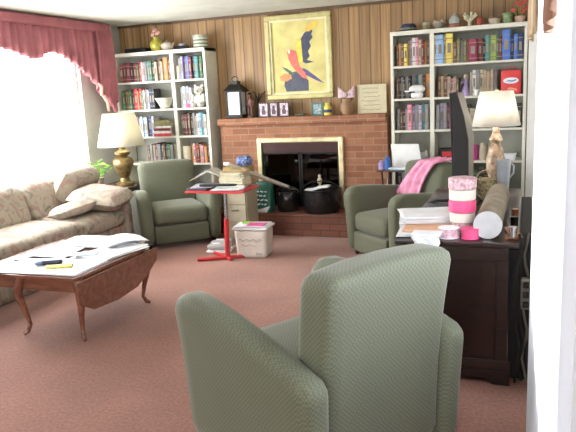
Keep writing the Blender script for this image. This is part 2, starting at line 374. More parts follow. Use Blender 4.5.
obj('base', lathe(B(), [(0, 0), (.035, 0), (.038, .012), (.015, .02), (.015, .05), (0, .05)]), BRASS, fg); fg.scale = (.75, .75, .75); obj('body', lathe(B(), [(0, .05), (.028, .05), (.04, .09), (.026, .13), (.012, .14), (.022, .155), (.022, .175), (0, .19)]), mat('pale_cream_glaze', (.6, .56, .44), .4), fg)
kettle(-2.49, 6.53, .13, .27, 'smaller black pot on hearth left of the large black bucket')
# green bag with white writing
t = thing('shopping_bag', 'dark green shopping bag with white writing standing on the hearth', 'bag', (-2.79, 6.47, .236), -.1)
def bagd(p, h): k = (p.z+h.z)/(2*h.z); return (p.x*(1-.08*k)+.02*k, p.y*(1-.45*k), p.z*(1+.06*p.x/h.x))
obj('bag_body', rbox(B(), (0, 0, .17), (.30, .13, .34), .03, 8, bagd), GREENB, t)
b = B(); random.seed(3)
for r_ in range(5):
    x = -.10
    while x < .09:
        w = random.uniform(.02, .05)
        box(b, (x+w/2, -.068+.0075*r_+.002, .09+r_*.047), (w, .004, .016), RX(-.14) @ RY(random.uniform(-.5, .3)))
        x += w+.014
obj('lettering', b, PAPER, t, smooth=False)
b = B(); prism(b, [(-.13, .0), (.10, .0), (.15, .075), (.02, .035), (-.12, .03)], -.074, -.068)
obj('white_panel', b, PAPER, t, smooth=False)
for y in (-.03, .03): obj('handle', tube(B(), [(-.06, y, .33), (-.04, y, .39), (.04, y, .39), (.07, y, .33)], .005, 6), GREENB, t)

# beige storage cabinet
t = thing('storage_cabinet', 'beige storage cabinet behind red stand, between green armchair and hearth', 'cabinet', (-2.885, 6.13, 0))
obj('body', bx(B(), -.14, .14, -.14, .14, 0, .60), BEIGEB, t, smooth=False, bevel=.008)
for z in (.02, .21, .40):
    d = obj('drawer', bx(B(), -.125, .125, -.155, -.14, z, z+.18), BEIGEB, t, smooth=False, bevel=.004)
    obj('drawer_handle', bx(B(), -.04, .04, -.168, -.155, z+.12, z+.135), GREYP, d, smooth=False)
b = B(); lathe(b, [(0, 0), (.06, 0), (.085, .035), (.07, .07), (0, .075)])
solo('blue_fabric_bundle', rbox(B(), (0, 0, .05), (.17, .14, .10), .05, 8, lambda p, h: (p.x, p.y, p.z+.012*math.sin(p.x*60)*math.cos(p.y*50))), mat('blue_grey_patterned_cloth', (.12, .17, .34), .8, var=.5, vscale=50), 'small blue patterned bundle on top of papers at chimney base', 'cloth', (-2.80, 6.10, .80))
bst = B(); bx(bst, -.13, .13, -.12, .12, 0, .19)
solo('cardboard_box', bst, mat('tan_cardboard', (.38, .27, .15), .8), 'tan cardboard box topping the beige storage cabinet', 'box', (-2.88, 6.12, .602), 0, smooth=False, bevel=.004)

# ---------------- bookcases ----------------
BZ = [.08, .42, .745, 1.07, 1.395, 1.725, 2.05]   # shelf board undersides-ish (top of board = z+.02)
def bookcase(x0, x1, xd, label):
    t = thing('bookcase', label, 'bookcase', ((x0+x1)/2, D-.15, 0)); cx = (x0+x1)/2; y0, y1 = -.14, .145
    th = .03
    for x in (x0, x1-th): obj('side_panel', bx(B(), x-cx, x+th-cx, y0, y1, 0, 2.09), SHELFM, t, smooth=False, bevel=.002)
    obj('divider', bx(B(), xd-.022-cx, xd+.022-cx, y0+.005, y1-.01, .10, 2.05), SHELFM, t, smooth=False, bevel=.002)
    obj('top_board', bx(B(), x0-.0-cx, x1-cx, y0-.008, y1, 2.0501, 2.09), SHELFM, t, smooth=False, bevel=.002)
    for z in BZ[:-1]:
        for a, c in ((x0+th, xd-.022), (xd+.022, x1-th)):
            obj('shelf', bx(B(), a-cx, c-cx, y0+.002, y1-.01, z, z+.022), SHELFM, t, smooth=False, bevel=.002)
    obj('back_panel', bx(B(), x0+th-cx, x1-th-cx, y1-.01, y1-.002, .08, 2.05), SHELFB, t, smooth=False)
    obj('plinth', bx(B(), x0+th-cx, x1-th-cx, y0+.03, y0+.045, 0, .08), SHELFM, t, smooth=False)
bookcase(-4.71, -3.46, -3.905, 'tall cream bookcase in the left corner behind the lamp')
bookcase(-1.33, -.01, -.91, 'tall cream bookcase on the right beside the brick chimney')

BC = {'red': (.50, .04, .045), 'dark red': (.20, .03, .04), 'maroon': (.28, .03, .09), 'navy': (.03, .05, .16), 'blue': (.08, .2, .62), 'light blue': (.30, .52, .85),
      'green': (.06, .17, .08), 'lime green': (.38, .52, .14), 'teal': (.08, .27, .27), 'white': (.68, .68, .66), 'cream': (.62, .56, .40), 'yellow': (.80, .66, .14),
      'orange': (.60, .25, .07), 'brown': (.16, .08, .045), 'grey': (.25, .26, .28), 'black': (.03, .03, .035), 'purple': (.20, .12, .34), 'pink': (.75, .30, .40),
      'lilac': (.40, .36, .52), 'olive': (.20, .19, .07), 'beige': (.40, .34, .26), 'tan': (.42, .28, .15)}
def bmat(c): return mat(c.replace(' ', '_')+'_book_cover', BC[c], .5, var=.12, vscale=18)
PAGES = mat('book_pages', (.60, .56, .46), .8, var=.08, vscale=80)
BOOKS = {}
def book_mesh(c, w, h, d):
    key = (c, round(w, 3), round(h, 3), round(d, 3))
    if key in BOOKS: return BOOKS[key]
    bm = B(); cv = .0025
    bx(bm, -w/2, -w/2+cv, 0, d, 0, h); bx(bm, w/2-cv, w/2, 0, d, 0, h)
    prism(bm, [(-w/2, .004), (-w/4, 0), (w/4, 0), (w/2, .004), (w/2, .007), (-w/2, .007)], 0, h, 'z')
    bx(bm, -w/2+cv, w/2-cv, .0072, d-.006, .003, h-.003, mi=1)
    if h > .16:
        for z in (.14, .82): bx(bm, -w/2+.001, w/2-.001, -.0008, .003, h*z, h*z+.008, mi=2)
        bx(bm, -w/4, w/4, -.0012, .003, h*.35, h*.68, mi=2)
    finish(bm, False); me = bpy.data.meshes.new('book'); bm.to_mesh(me); bm.free()
    me.materials.append(bmat(c)); me.materials.append(PAGES)
    me.materials.append(mat('spine_title_'+('dark' if sum(BC[c]) > 1.2 else 'pale'), (.22, .19, .16) if sum(BC[c]) > 1.2 else (.30, .26, .20), .5))
    BOOKS[key] = me; return me
ORD = ['first', 'second', 'third', 'fourth', 'fifth', 'sixth', 'seventh', 'eighth', 'ninth', 'tenth', 'eleventh', 'twelfth', 'thirteenth', 'fourteenth', 'fifteenth', 'sixteenth', 'seventeenth', 'eighteenth', 'nineteenth', 'twentieth']
def books(x0, x1, row, items, where, group, yfront=D-.275, lean=0):
    """items: (colour, width cm, height cm) from left to right, standing on shelf number row"""
    z = BZ[row]+.0225; x = x0
    tot = sum(i[1] for i in items)/100; k = min(1.0, (x1-x0-.004)/tot)
    if tot < (x1-x0): k = min(1.25, (x1-x0-.004)/tot) if lean == 0 else 1
    for n, it in enumerate(items):
        c, w, h = it[0], it[1]/100*k, it[2]/100
        if c is None: x += w; continue
        d = random.choice((.15, .165, .18, .20)) if yfront < D-.25 else .155; me = book_mesh(c, w-.001, h, d)
        o = bpy.data.objects.new('book', me); COL.objects.link(o)
        o.location = (x+w/2, yfront+random.uniform(0, .03), z)
        tag(o, '%s %s book, %s from left %s' % ('tall' if h > .255 else 'short' if h < .2 else 'upright', c, ORD[n], where), 'book', group)
        x += w
LW0, LW1, LN0, LN1 = -4.675, -3.93, -3.88, -3.495
G = 'books in the left bookcase'
books(LW0+.03, -3.935, 5, [('dark red', 4, 22), ('brown', 3, 23), ('maroon', 5, 23), ('black', 3, 22), ('dark red', 4, 22), ('green', 2.5, 21), ('red', 3, 23), ('white', 2, 23), ('pink', 2, 22), ('grey', 3, 23), ('teal', 3, 23), ('green', 3, 24), ('black', 3, 24), ('cream', 3, 22), ('brown', 3.5, 25), ('beige', 3, 22), ('orange', 5, 26), ('brown', 3, 25)], 'on top shelf of left bookcase, wide side', G)
books(LN0+.02, LN1-.03, 5, [('cream', 3, 16), ('grey', 3, 24), ('lilac', 3, 26), ('purple', 4, 25), ('blue', 3, 26), ('dark red', 3.5, 25), ('navy', 3, 26), ('teal', 5, 25), ('green', 4, 25)], 'on top shelf of left bookcase, narrow side', G)
books(LW0+.03, -4.19, 4, [('green', 4, 23), ('brown', 3, 24), ('olive', 3, 23), ('green', 4, 24), ('black', 2, 22), ('red', 6, 25), ('orange', 2, 22), ('red', 4.5, 25), ('green', 3, 22), ('white', 2.5, 23), ('grey', 2.5, 24), ('white', 2, 23), ('navy', 4, 24), ('black', 4, 24)], 'on second shelf of left bookcase, wide side', G)
books(LN0+.04, LN0+.20, 4, [('grey', 3, 24), ('white', 3, 25), ('teal', 2.5, 24), ('lilac', 3, 25), ('white', 3, 23)], 'on second shelf of left bookcase, narrow side', G)
books(LW0+.03, -4.22, 3, [('brown', 4, 22), ('dark red', 4, 22), ('grey', 3, 23), ('navy', 3, 23), ('lilac', 3, 24), ('grey', 3, 22), ('white', 3, 24), ('light blue', 3, 23), ('white', 2.5, 23), ('navy', 4, 24), ('blue', 2, 21), ('white', 2.5, 24)], 'on third shelf of left bookcase, wide side', G)
books(LN0+.02, LN1-.02, 3, [('brown', 3, 24), ('black', 3, 26), ('dark red', 3, 25), ('brown', 3.5, 26), ('black', 2.5, 25), ('grey', 3, 26), ('beige', 2.5, 23), ('white', 3, 25), ('light blue', 3, 26), ('teal', 3, 26), ('white', 3, 24)], 'on third shelf of left bookcase, narrow side', G)
books(-4.35, LW1-.02, 2, [('brown', 3, 22), ('grey', 3, 23), ('beige', 3, 22), ('dark red', 3, 24), ('grey', 4, 23), ('white', 2, 21), ('brown', 3, 23), ('black', 3, 22), ('green', 4, 23), ('grey', 3, 22), ('beige', 3, 23)], 'on fourth shelf of left bookcase, wide side', G)
books(LN0+.14, LN1-.01, 2, [('orange', 2.5, 22), ('white', 2, 23), ('red', 3, 21), ('dark red', 3, 23), ('tan', 3, 22), ('pink', 3, 20), ('orange', 4, 19), ('brown', 3, 22)], 'on fourth shelf of left bookcase, narrow side', G)
G = 'books in the right bookcase'
RN0, RN1, RW0, RW1 = -1.295, -.935, -.885, -.045
books(RN0+.02, RN1, 5, [('brown', 3, 22), ('orange', 2.5, 22), ('brown', 3, 23), ('yellow', 4, 22), ('tan', 3, 24), ('lilac', 2, 25), ('white', 4, 27), ('pink', 3, 27), ('cream', 3, 25), ('dark red', 3, 24), ('orange', 2.5, 23), ('brown', 3, 25)], 'on top shelf of right bookcase, narrow side', G)
books(RW0, RW1, 5, [('white', 2, 28), ('light blue', 6.5, 28), ('cream', 2, 27), ('yellow', 7, 29), ('brown', 4, 20), ('olive', 3, 24), ('grey', 3, 22), ('olive', 3, 21), ('tan', 2, 20), ('maroon', 8, 22), ('dark red', 5, 22), ('black', 2.5, 21), ('teal', 4, 24), ('lime green', 6, 24), ('green', 2.5, 24), ('dark red', 3, 23), ('blue', 7.5, 28), ('navy', 3, 22), ('blue', 3.5, 24), ('navy', 5, 24)], 'on top shelf of right bookcase, wide side', G)
books(RN0+.02, -1.13, 4, [('brown', 3, 22), ('black', 3, 23), ('grey', 2, 22), ('black', 3, 22), ('grey', 4, 23), ('black', 3, 23)], 'on second shelf of right bookcase, narrow side, left end', G)
books(-1.13, RN1-.002, 4, [('grey', 4, 23), ('teal', 3, 22), ('grey', 4, 23), ('brown', 3, 23), ('orange', 5, 24)], 'behind white ornament on second shelf of right bookcase', G, D-.20)
books(RW0+.03, -.63, 4, [('brown', 2.5, 22), ('tan', 2, 21), ('brown', 3, 22), ('beige', 2.5, 20), ('pink', 2, 18), ('beige', 2.5, 19), ('brown', 2, 18)], 'on second shelf of right bookcase, wide side, left end', G)
books(-.54, -.28, 4, [('beige', 2, 23), ('white', 3, 25), ('grey', 3, 24), ('cream', 3, 25), ('beige', 3, 24), ('tan', 3, 23), ('beige', 2.5, 25), ('grey', 3, 24)], 'on second shelf of right bookcase, beside the red bag', G)
books(RN0+.02, RN1-.01, 3, [('grey', 3, 22), ('brown', 3, 21), ('black', 3, 22), ('grey', 2.5, 22), ('pink', 5, 26), ('lilac', 3, 25), ('grey', 4, 26), ('lilac', 4, 25), ('teal', 3, 26), ('grey', 4, 26)], 'on third shelf of right bookcase, narrow side', G)
books(RW0+.01, RW1, 3, [('grey', 3, 25), ('lilac', 3, 26), ('grey', 3, 26), ('maroon', 2, 24), ('lilac', 4, 25), ('grey', 4, 24), ('brown', 4, 23), ('black', 4, 24), ('beige', 4, 20), ('green', 4, 21), ('tan', 4, 22), ('brown', 4, 22), ('grey', 4, 22), ('dark red', 5, 23), ('black', 6, 24), ('teal', 5, 23), ('black', 4, 24)], 'on third shelf of right bookcase, wide side', G)
books(RN0+.01, RN1-.01, 1, [('black', 4, 24), ('grey', 4, 22), ('navy', 4, 24), ('grey', 5, 23), ('black', 5, 22), ('teal', 4, 23)], 'on fifth shelf of right bookcase below the tray stand', G)
books(RW0+.3, RW1-.1, 1, [('black', 5, 24), ('green', 5, 22), ('black', 5, 24), ('brown', 4, 20), ('green', 5, 23), ('grey', 4, 23), ('black', 4, 22)], 'on fifth shelf of right bookcase, wide side', G)

YS = D-.24
def on(row): return BZ[row]+.0225
# ornaments on the left bookcase shelves
t = thing('ceramic_bowl', 'white ceramic bowl on second shelf of left bookcase', 'bowl', (-4.08, YS+.02, on(4)))
obj('bowl', lathe(B(), [(0, .0), (.05, 0), (.055, .02), (.115, .12), (.12, .13), (.11, .13), (.05, .03), (0, .028)]), mat('white_glaze', (.7, .69, .6), .3), t)
obj('foot', lathe(B(), [(.056, 0), (.062, 0), (.062, .015), (.056, .02)]), TERRA, t)
t = thing('plush_bear', 'small white plush bear sitting on second shelf, narrow side of left bookcase', 'toy', (-3.585, YS-.02, on(4)))
FUR = mat('white_plush', (.74, .72, .66), .95, var=.06, bump=.5, bscale=150)
b = B(); rbox(b, (0, 0, .075), (.13, .11, .15), .055, 8); rbox(b, (0, -.01, .195), (.11, .10, .10), .05, 8)
for s in (-1, 1): rbox(b, (s*.045, 0, .245), (.035, .025, .035), .016, 4); rbox(b, (s*.07, -.03, .11), (.04, .05, .09), .02, 5); rbox(b, (s*.045, -.07, .03), (.05, .08, .05), .024, 5)
obj('body', b, FUR, t); obj('muzzle', rbox(B(), (0, -.065, .185), (.045, .03, .035), .015, 4), TERRA, t)
for s in (-1, 1): obj('eye', rbox(B(), (s*.022, -.057, .21), (.01, .01, .01), .005, 3), BLACK, t)
t = thing('ribbon_bow', 'small pink ribbon bow on second shelf of left bookcase beside plush bear', 'bow', (-3.70, D-.282, on(4)))
b = B(); 
for s in (-1, 1): rbox(b, (s*.028, 0, .03), (.05, .014, .04), .012, 5, lambda p, h, s=s: (p.x, p.y, p.z*(.5+.9*(p.x*s+h.x)/(2*h.x))))
rbox(b, (0, 0, .03), (.018, .02, .02), .008, 4); obj('loops', b, HOTP, t); b = B(); prism(b, [(-.03, 0), (-.01, 0), (.0, .03), (.015, 0), (.035, 0), (.005, .04), (-.005, .04)], -.004, .004); obj('tails', b, HOTP, t, smooth=False)
# horizontal stack on third shelf
def flat_books(x, y, z, rows, where, group):
    for n, (c, w, d, h) in enumerate(rows):
        b = B(); bx(b, -w/2, w/2, -d/2, d/2, 0, .003); bx(b, -w/2, w/2, -d/2, d/2, h-.003, h); bx(b, -w/2, w/2, -d/2, -d/2+.004, .003, h-.003); bx(b, -w/2+.004, w/2-.004, -d/2+.004, d/2-.004, .003, h-.003, mi=1)
        solo('book', b, [bmat(c), PAGES], '%s book lying flat, %s up in the pile %s' % (c, ORD[n], where), 'book', (x+random.uniform(-.01, .01), y, z), random.uniform(-.04, .04), group, smooth=False); z += h+.001
    return z
flat_books(-4.08, YS+.01, on(3), [('red', .24, .18, .035), ('white', .23, .17, .03), ('dark red', .23, .18, .03), ('white', .22, .16, .025), ('olive', .22, .16, .035), ('olive', .20, .16, .03)], 'on third shelf of left bookcase', 'books lying flat in the left bookcase')
t = thing('pillar_candle', 'cream pillar candle on fourth shelf of left bookcase', 'candle', (-3.81, YS, on(2)))
obj('wax', lathe(B(), [(0, 0), (.05, 0), (.052, .01), (.052, .19), (.045, .2), (.02, .195), (0, .195)]), mat('cream_wax', (.66, .60, .42), .4), t); obj('wick', tube(B(), [(0, 0, .194), (0, .002, .21)], .002, 6), BLACK, t)

# ornaments on the right bookcase shelves
t = thing('helmet_ornament', 'white helmet shaped ornament on second shelf of right bookcase', 'ornament', (-1.07, D-.235, on(4)))
def dome(p, h): return (p.x*(1-.25*max(0, p.z/h.z)), p.y, p.z)
obj('stand', rbox(B(), (0, 0, .03), (.12, .07, .06), .02, 6), WHITE, t)
obj('dome', rbox(B(), (0, 0, .095), (.17, .075, .075), .036, 8, dome), WHITE, t)
obj('brim', rbox(B(), (-.03, -.005, .072), (.19, .07, .018), .009, 6), WHITE, t)
obj('lining', rbox(B(), (-.045, -.036, .063), (.06, .012, .014), .006, 4), BLACK, t)
t = thing('toy_figure', 'small lilac and white figure among ornaments on second shelf of right bookcase', 'figurine', (-.585, D-.20, on(4)))
LIL = mat('lilac_glaze', (.42, .34, .6), .4)
obj('skirt', lathe(B(), [(0, 0), (.055, 0), (.05, .03), (.02, .11), (.028, .15), (.018, .17), (0, .17)]), LIL, t)
obj('head', lathe(B(), [(0, .16), (.018, .168), (.026, .19), (.018, .212), (0, .22)]), TERRA, t)
for s in (-1, 1): obj('arm', tube(B(), [(s*.024, 0, .15), (s*.05, -.01, .12), (s*.045, -.03, .10)], [.009, .008, .007], 8), LIL, t)
t = thing('porcelain_cup', 'small white cup standing in front of beige books on right bookcase', 'cup', (-.475, D-.262, on(4)))
obj('cup', lathe(B(), [(0, 0), (.018, 0), (.02, .01), (.027, .06), (.025, .06), (.017, .012), (0, .01)]), WHITE, t); obj('handle', tube(B(), [(.024, 0, .05), (.04, 0, .045), (.04, 0, .025), (.021, 0, .018)], .004, 6), WHITE, t)
t = thing('red_gift_bag', 'red bag with white and blue oval emblem on second shelf of right bookcase', 'bag', (-.155, D-.225, on(4)))
REDP = mat('glossy_red_print', (.72, .045, .055), .35, var=.04)
obj('bag_body', rbox(B(), (0, 0, .115), (.185, .11, .23), .012, 6), REDP, t)
b = B(); prism(b, [(.072*math.cos(a), .13+.030*math.sin(a)) for a in [2*PI*i/28 for i in range(28)]], -.0585, -.0545); obj('emblem', b, PAPER, t, smooth=False)
b = B(); prism(b, [(-.05, .122), (-.02, .136), (.01, .130), (.045, .142), (.05, .130), (.01, .118), (-.02, .124)], -.0605, -.0588); obj('emblem_wave', b, bmat('blue'), t, smooth=False)
b = B(); prism(b, [(-.03, .04), (.02, .045), (.06, .03), (.05, .05), (.0, .065), (-.03, .06)], -.0585, -.0545); obj('printed_patch', b, mat('pale_peach_print', (.75, .4, .25), .5), t, smooth=False)
for y in (-.03, .03): obj('handle', tube(B(), [(-.05, y, .228), (-.045, y, .25), (-.0, y, .258), (.045, y, .25), (.05, y, .228)], .003, 6), REDP, t)
t = thing('storage_box', 'small black and red box on fourth shelf of right bookcase', 'box', (-.76, YS, on(2)))
obj('body', rbox(B(), (0, 0, .065), (.17, .13, .13), .01, 5), BLACKP, t); obj('red_face', bx(B(), -.05, .05, -.069, -.065, .05, .10), REDP, t, smooth=False)
t = thing('magenta_tin', 'magenta tin on fourth shelf of right bookcase beside the television', 'tin', (-.49, YS, on(2)))
obj('tin', lathe(B(), [(0, 0), (.035, 0), (.035, .14), (0, .14)]), mat('magenta_tin_paint', (.42, .05, .2), .4), t); obj('lid', lathe(B(), [(0, .14), (.037, .14), (.037, .16), (0, .162)]), mat('magenta_tin_paint', (.42, .05, .2), .4), t)
for x, c, lab in ((-.41, TERRA, 'beige jar on fourth shelf of right bookcase'), (-.33, mat('olive_glaze', (.22, .24, .1), .4), 'olive jar on fourth shelf of right bookcase')):
    t = thing('storage_jar', lab, 'jar', (x, YS, on(2)))
    obj('jar', lathe(B(), [(0, 0), (.033, 0), (.038, .03), (.036, .12), (.025, .15), (0, .15)]), c, t); obj('lid', lathe(B(), [(0, .15), (.027, .15), (.027, .17), (.01, .18), (0, .18)]), c, t)
b = B()
for k in range(5): box(b, (random.uniform(-.01, .01), 0, .008+k*.013), (.20, .16, .011), RZ(random.uniform(-.1, .1)))
solo('paper_pile', b, PAPER, 'loose pile of white papers on fourth shelf of right bookcase', 'paper', (-.20, YS, on(2)), smooth=False)

# ---- on top of the bookcases ----
TZ = 2.091
t = thing('flower_vase', 'yellow green vase holding pink flowers on top of left bookcase', 'vase', (-4.15, D-.18, TZ))
obj('vase', lathe(B(), [(0, 0), (.045, 0), (.075, .05), (.078, .09), (.05, .13), (.03, .15), (.036, .165), (.03, .165), (.025, .15), (0, .15)]), mat('yellow_green_glaze', (.42, .40, .06), .3, var=.2, vscale=25), t)
def bloom(cx, cy, cz, r, m, parent, name='flower'):
    b = B(); rbox(b, (cx, cy, cz), (r*.9, r*.9, r*.8), r*.4, 4)
    for k in range(6):
        a = k*PI/3; rbox(b, (cx+r*.6*math.cos(a), cy+r*.35*math.sin(a)-.01, cz+r*.45*math.sin(a)), (r*.8, r*.5, r*.7), r*.3, 4)
    return obj(name, b, m, parent)
PINKF = mat('dusty_pink_petals', (.55, .3, .27), .7, var=.15)
for dx, dz in ((-.03, .20), (.035, .21), (.0, .245)):
    fl = bloom(dx, 0, dz, .032, PINKF, t); obj('stem', tube(B(), [(dx*.2, 0, .13), (dx, 0, dz-.01)], .003, 6), LEAF, fl)
t = thing('white_teapot', 'white round pot on left bookcase top right of the yellow vase', 'pot', (-4.01, D-.18, TZ))
obj('pot', lathe(B(), [(0, 0), (.04, 0), (.07, .04), (.065, .08), (.03, .10), (0, .105)]), mat('grey_white_glaze', (.55, .5, .44), .4), t)
obj('spout', tube(B(), [(.055, 0, .04), (.085, 0, .06), (.1, 0, .09)], [.014, .01, .008], 8), TERRA, t)
obj('knob', lathe(B(), [(0, .1), (.008, .104), (.011, .115), (0, .124)]), TERRA, t)
t = thing('model_boat', 'low dark ornament lying on top of left bookcase beside striped tin', 'ornament', (-3.82, D-.17, TZ))
obj('hull', rbox(B(), (0, 0, .022), (.2, .08, .044), .02, 8, lambda p, h: (p.x, p.y*(1-.5*(p.x/h.x)**2), p.z)), BLACKP, t); obj('cabin', rbox(B(), (.01, 0, .055), (.08, .05, .03), .01, 5), mat('blue_grey_paint', (.25, .27, .33), .5), t)
t = thing('striped_tin', 'green and white striped round tin on top right corner of left bookcase', 'tin', (-3.565, D-.17, TZ))
obj('tin', lathe(B(), [(0, 0), (.085, 0), (.085, .12), (0, .12)]), m_stripe('green_white_stripes', (.15, .2, .13), (.6, .6, .5), 26, 2, .4), t)
obj('lid', lathe(B(), [(0, .12), (.09, .12), (.09, .145), (.02, .15), (0, .15)]), mat('grey_tin_lid', (.42, .43, .38), .4, .3), t)
solo('black_case', rbox(B(), (0, 0, .03), (.30, .14, .06), .015, 6), BLACKP, 'long low black case on left end of left bookcase top', 'case', (-4.47, D-.10, TZ))
# right top
t = thing('dark_hat', 'dark navy brimmed hat on left end of right bookcase top', 'hat', (-1.16, D-.17, TZ))
NAVYF = mat('navy_felt', (.03, .04, .09), .9); obj('brim', lathe(B(), [(0, 0), (.125, .0), (.13, .008), (.06, .014), (0, .014)]), NAVYF, t)
obj('crown', lathe(B(), [(0, .014), (.085, .014), (.08, .05), (.06, .075), (.02, .07), (0, .066)]), NAVYF, t); obj('band', lathe(B(), [(.086, .015), (.088, .018), (.084, .035), (.082, .035)]), mat('olive_band', (.2, .2, .12), .7), t)
t = thing('small_olive_tin', 'small olive tin between dark hat and shell bowl on right bookcase', 'tin', (-.975, D-.19, TZ))
obj('tin', lathe(B(), [(0, 0), (.04, 0), (.04, .05), (0, .05)]), mat('olive_tin', (.25, .22, .11), .5), t); obj('lid', lathe(B(), [(0, .05), (.042, .05), (.036, .075), (0, .08)]), mat('grey_tin_lid', (.42, .43, .38), .4, .3), t)
t = thing('shell_bowl', 'silver bowl heaped with shells on top of right bookcase', 'bowl', (-.85, D-.19, TZ))
obj('bowl', lathe(B(), [(0, 0), (.04, 0), (.04, .01), (.08, .055), (.077, .055), (.03, .015), (0, .014)]), mat('dull_silver', (.45, .42, .38), .35, .6), t)
for k in range(8):
    a = k*PI/4; obj('shell', rbox(B(), (.045*math.cos(a), .045*math.sin(a), .062+.01*(k % 2)), (.035, .03, .03), .014, 4), mat('shell_cream', (.6, .5, .38), .4, var=.2, vscale=60), t)
t = thing('stacked_jar', 'grey lidded jar on red base, middle of right bookcase top', 'jar', (-.70, D-.19, TZ))
obj('base', lathe(B(), [(0, 0), (.06, 0), (.062, .03), (.045, .04), (0, .04)]), mat('rust_glaze', (.35, .13, .07), .4), t); obj('jar', lathe(B(), [(0, .04), (.045, .04), (.056, .06), (.05, .09), (0, .095)]), mat('grey_glaze', (.4, .42, .4), .3), t)
obj('lid', lathe(B(), [(0, .093), (.04, .093), (.035, .115), (.01, .125), (.012, .135), (0, .14)]), mat('grey_glaze', (.4, .42, .4), .3), t)
t = thing('coral_ornament', 'branching white coral ornament on top of right bookcase', 'ornament', (-.555, D-.19, TZ))
CORAL = mat('cream_coral', (.7, .68, .5), .6); b = B(); tube(b, [(0, 0, 0), (0, 0, .05)], [.02, .013])
random.seed(5)
for k in range(14):
    a = k*2*PI/14*3; e = random.uniform(.3, 1.2); l = random.uniform(.06, .1)
    tube(b, [(0, 0, .04), (.5*l*math.cos(a)*math.cos(e), .5*l*math.sin(a)*math.cos(e), .05+.5*l*math.sin(e)), (l*math.cos(a)*math.cos(e), l*math.sin(a)*math.cos(e)*.7, .05+l*math.sin(e)*1.1)], [.009, .008, .009], 6)
obj('branches', b, CORAL, t)
t = thing('red_pot', 'small red pot right of the white coral on right bookcase', 'pot', (-.46, D-.17, TZ))
obj('pot', lathe(B(), [(0, 0), (.03, 0), (.036, .06), (.03, .075), (.026, .075), (.024, .01), (0, .01)]), mat('red_glaze', (.45, .08, .05), .4), t)
obj('rim', lathe(B(), [(.03, .07), (.036, .072), (.036, .08), (.03, .08)]), mat('red_glaze', (.45, .08, .05), .4), t)
t = thing('beige_pot', 'wide beige pot with dark rim on top of right bookcase', 'pot', (-.32, D-.18, TZ))
obj('pot', lathe(B(), [(0, 0), (.05, 0), (.058, .055), (.05, .06), (.045, .01), (0, .01)]), TERRA, t); obj('rim', lathe(B(), [(.05, .055), (.062, .057), (.062, .07), (.05, .07)]), mat('brown_glaze', (.18, .12, .08), .4), t)
t = thing('green_tin', 'green canister on right bookcase between beige pot and red flowers', 'tin', (-.20, D-.18, TZ))
obj('tin', lathe(B(), [(0, 0), (.045, 0), (.045, .085), (0, .085)]), mat('sage_green_tin', (.2, .28, .13), .4, var=.2, vscale=30), t); obj('lid', lathe(B(), [(0, .085), (.047, .085), (.047, .10), (0, .102)]), mat('sage_green_tin', (.2, .28, .13), .4), t)
t = thing('flower_pot', 'pinkish pot of red flowers at right end of right bookcase top', 'plant', (-.085, D-.18, TZ))
obj('pot', lathe(B(), [(0, 0), (.04, 0), (.052, .06), (.046, .06), (.035, .01), (0, .01)]), mat('pinkish_clay', (.55, .36, .28), .6), t)
REDF = mat('red_petals', (.55, .08, .07), .6, var=.15)
for dx, dz in ((-.06, .12), (.02, .10), (0, .165), (.035, .19), (-.025, .185), (.045, .13)):
    fl = bloom(dx, 0, dz, .024, REDF, t); obj('stem', tube(B(), [(0, 0, .03), (dx, 0, dz-.01)], .0025, 6), LEAF, fl)

# ---------------- painting ----------------
t = thing('framed_painting', 'gold framed painting of a colourful parrot above the fireplace mantel', 'painting', (-2.42, D-.002, 1.46))
PW, PH = .79, .93; hx = PW/2
b = B(); fwid = .055
for a in ((-hx, hx, 0, fwid), (-hx, hx, PH-fwid, PH), (-hx, -hx+fwid, fwid, PH-fwid), (hx-fwid, hx, fwid, PH-fwid)): bx(b, a[0], a[1], -.045, 0, a[2], a[3])
FRM = mat('pale_gold_frame', (.52, .47, .22), .35, .3, var=.08); obj('frame', b, FRM, t, smooth=False, bevel=.01)
b = B(); q = .075
for a in ((-hx+fwid, hx-fwid, fwid, q), (-hx+fwid, hx-fwid, PH-q, PH-fwid), (-hx+fwid, -hx+q, q, PH-q), (hx-q, hx-fwid, q, PH-q)): bx(b, a[0], a[1], -.03, -.004, a[2], a[3])
obj('inner_border', b, mat('ivory_liner', (.72, .68, .45), .5), t, smooth=False)
obj('canvas', bx(B(), -hx+q, hx-q, -.012, -.004, q, PH-q), mat('pale_yellow_canvas', (.62, .56, .22), .7, var=.10, vscale=5), t, smooth=False)
pic_n = [0]
def pic(pts, c, name):
    # pts in crop fractions: u right 0..1, v down 0..1 across the canvas
    cw, ch = PW-2*q, PH-2*q; pic_n[0] += 1; d = -.0122-.0006*pic_n[0]
    prism(bb := B(), [(-cw/2+u*cw, q+ch-v*ch) for u, v in pts], d, -.0118)
    obj(name, bb, mat('paint_%s' % name, c, .6, var=.12, vscale=20), t, smooth=False)
pic([(.22, .80), (.30, .72), (.45, .70), (.58, .78), (.66, .84), (.66, .985), (.24, .985), (.20, .90)], (.07, .08, .12), 'painted_rock')
pic([(.12, .77), (.22, .72), (.33, .74), (.35, .80), (.25, .84), (.14, .83)], (.75, .30, .12), 'painted_orange_flower')
pic([(.17, .63), (.26, .65), (.40, .73), (.38, .76), (.24, .69)], (.06, .16, .11), 'painted_leaf')
pic([(.56, .66), (.64, .69), (.80, .79), (.95, .89), (.82, .85), (.66, .78), (.56, .74)], (.10, .08, .22), 'painted_tail')
pic([(.72, .13), (.77, .15), (.74, .20), (.77, .24), (.70, .30), (.73, .36), (.67, .43), (.70, .50), (.64, .55), (.78, .585), (.62, .60), (.55, .56), (.52, .40), (.54, .26), (.62, .17)], (.05, .06, .11), 'painted_wing')
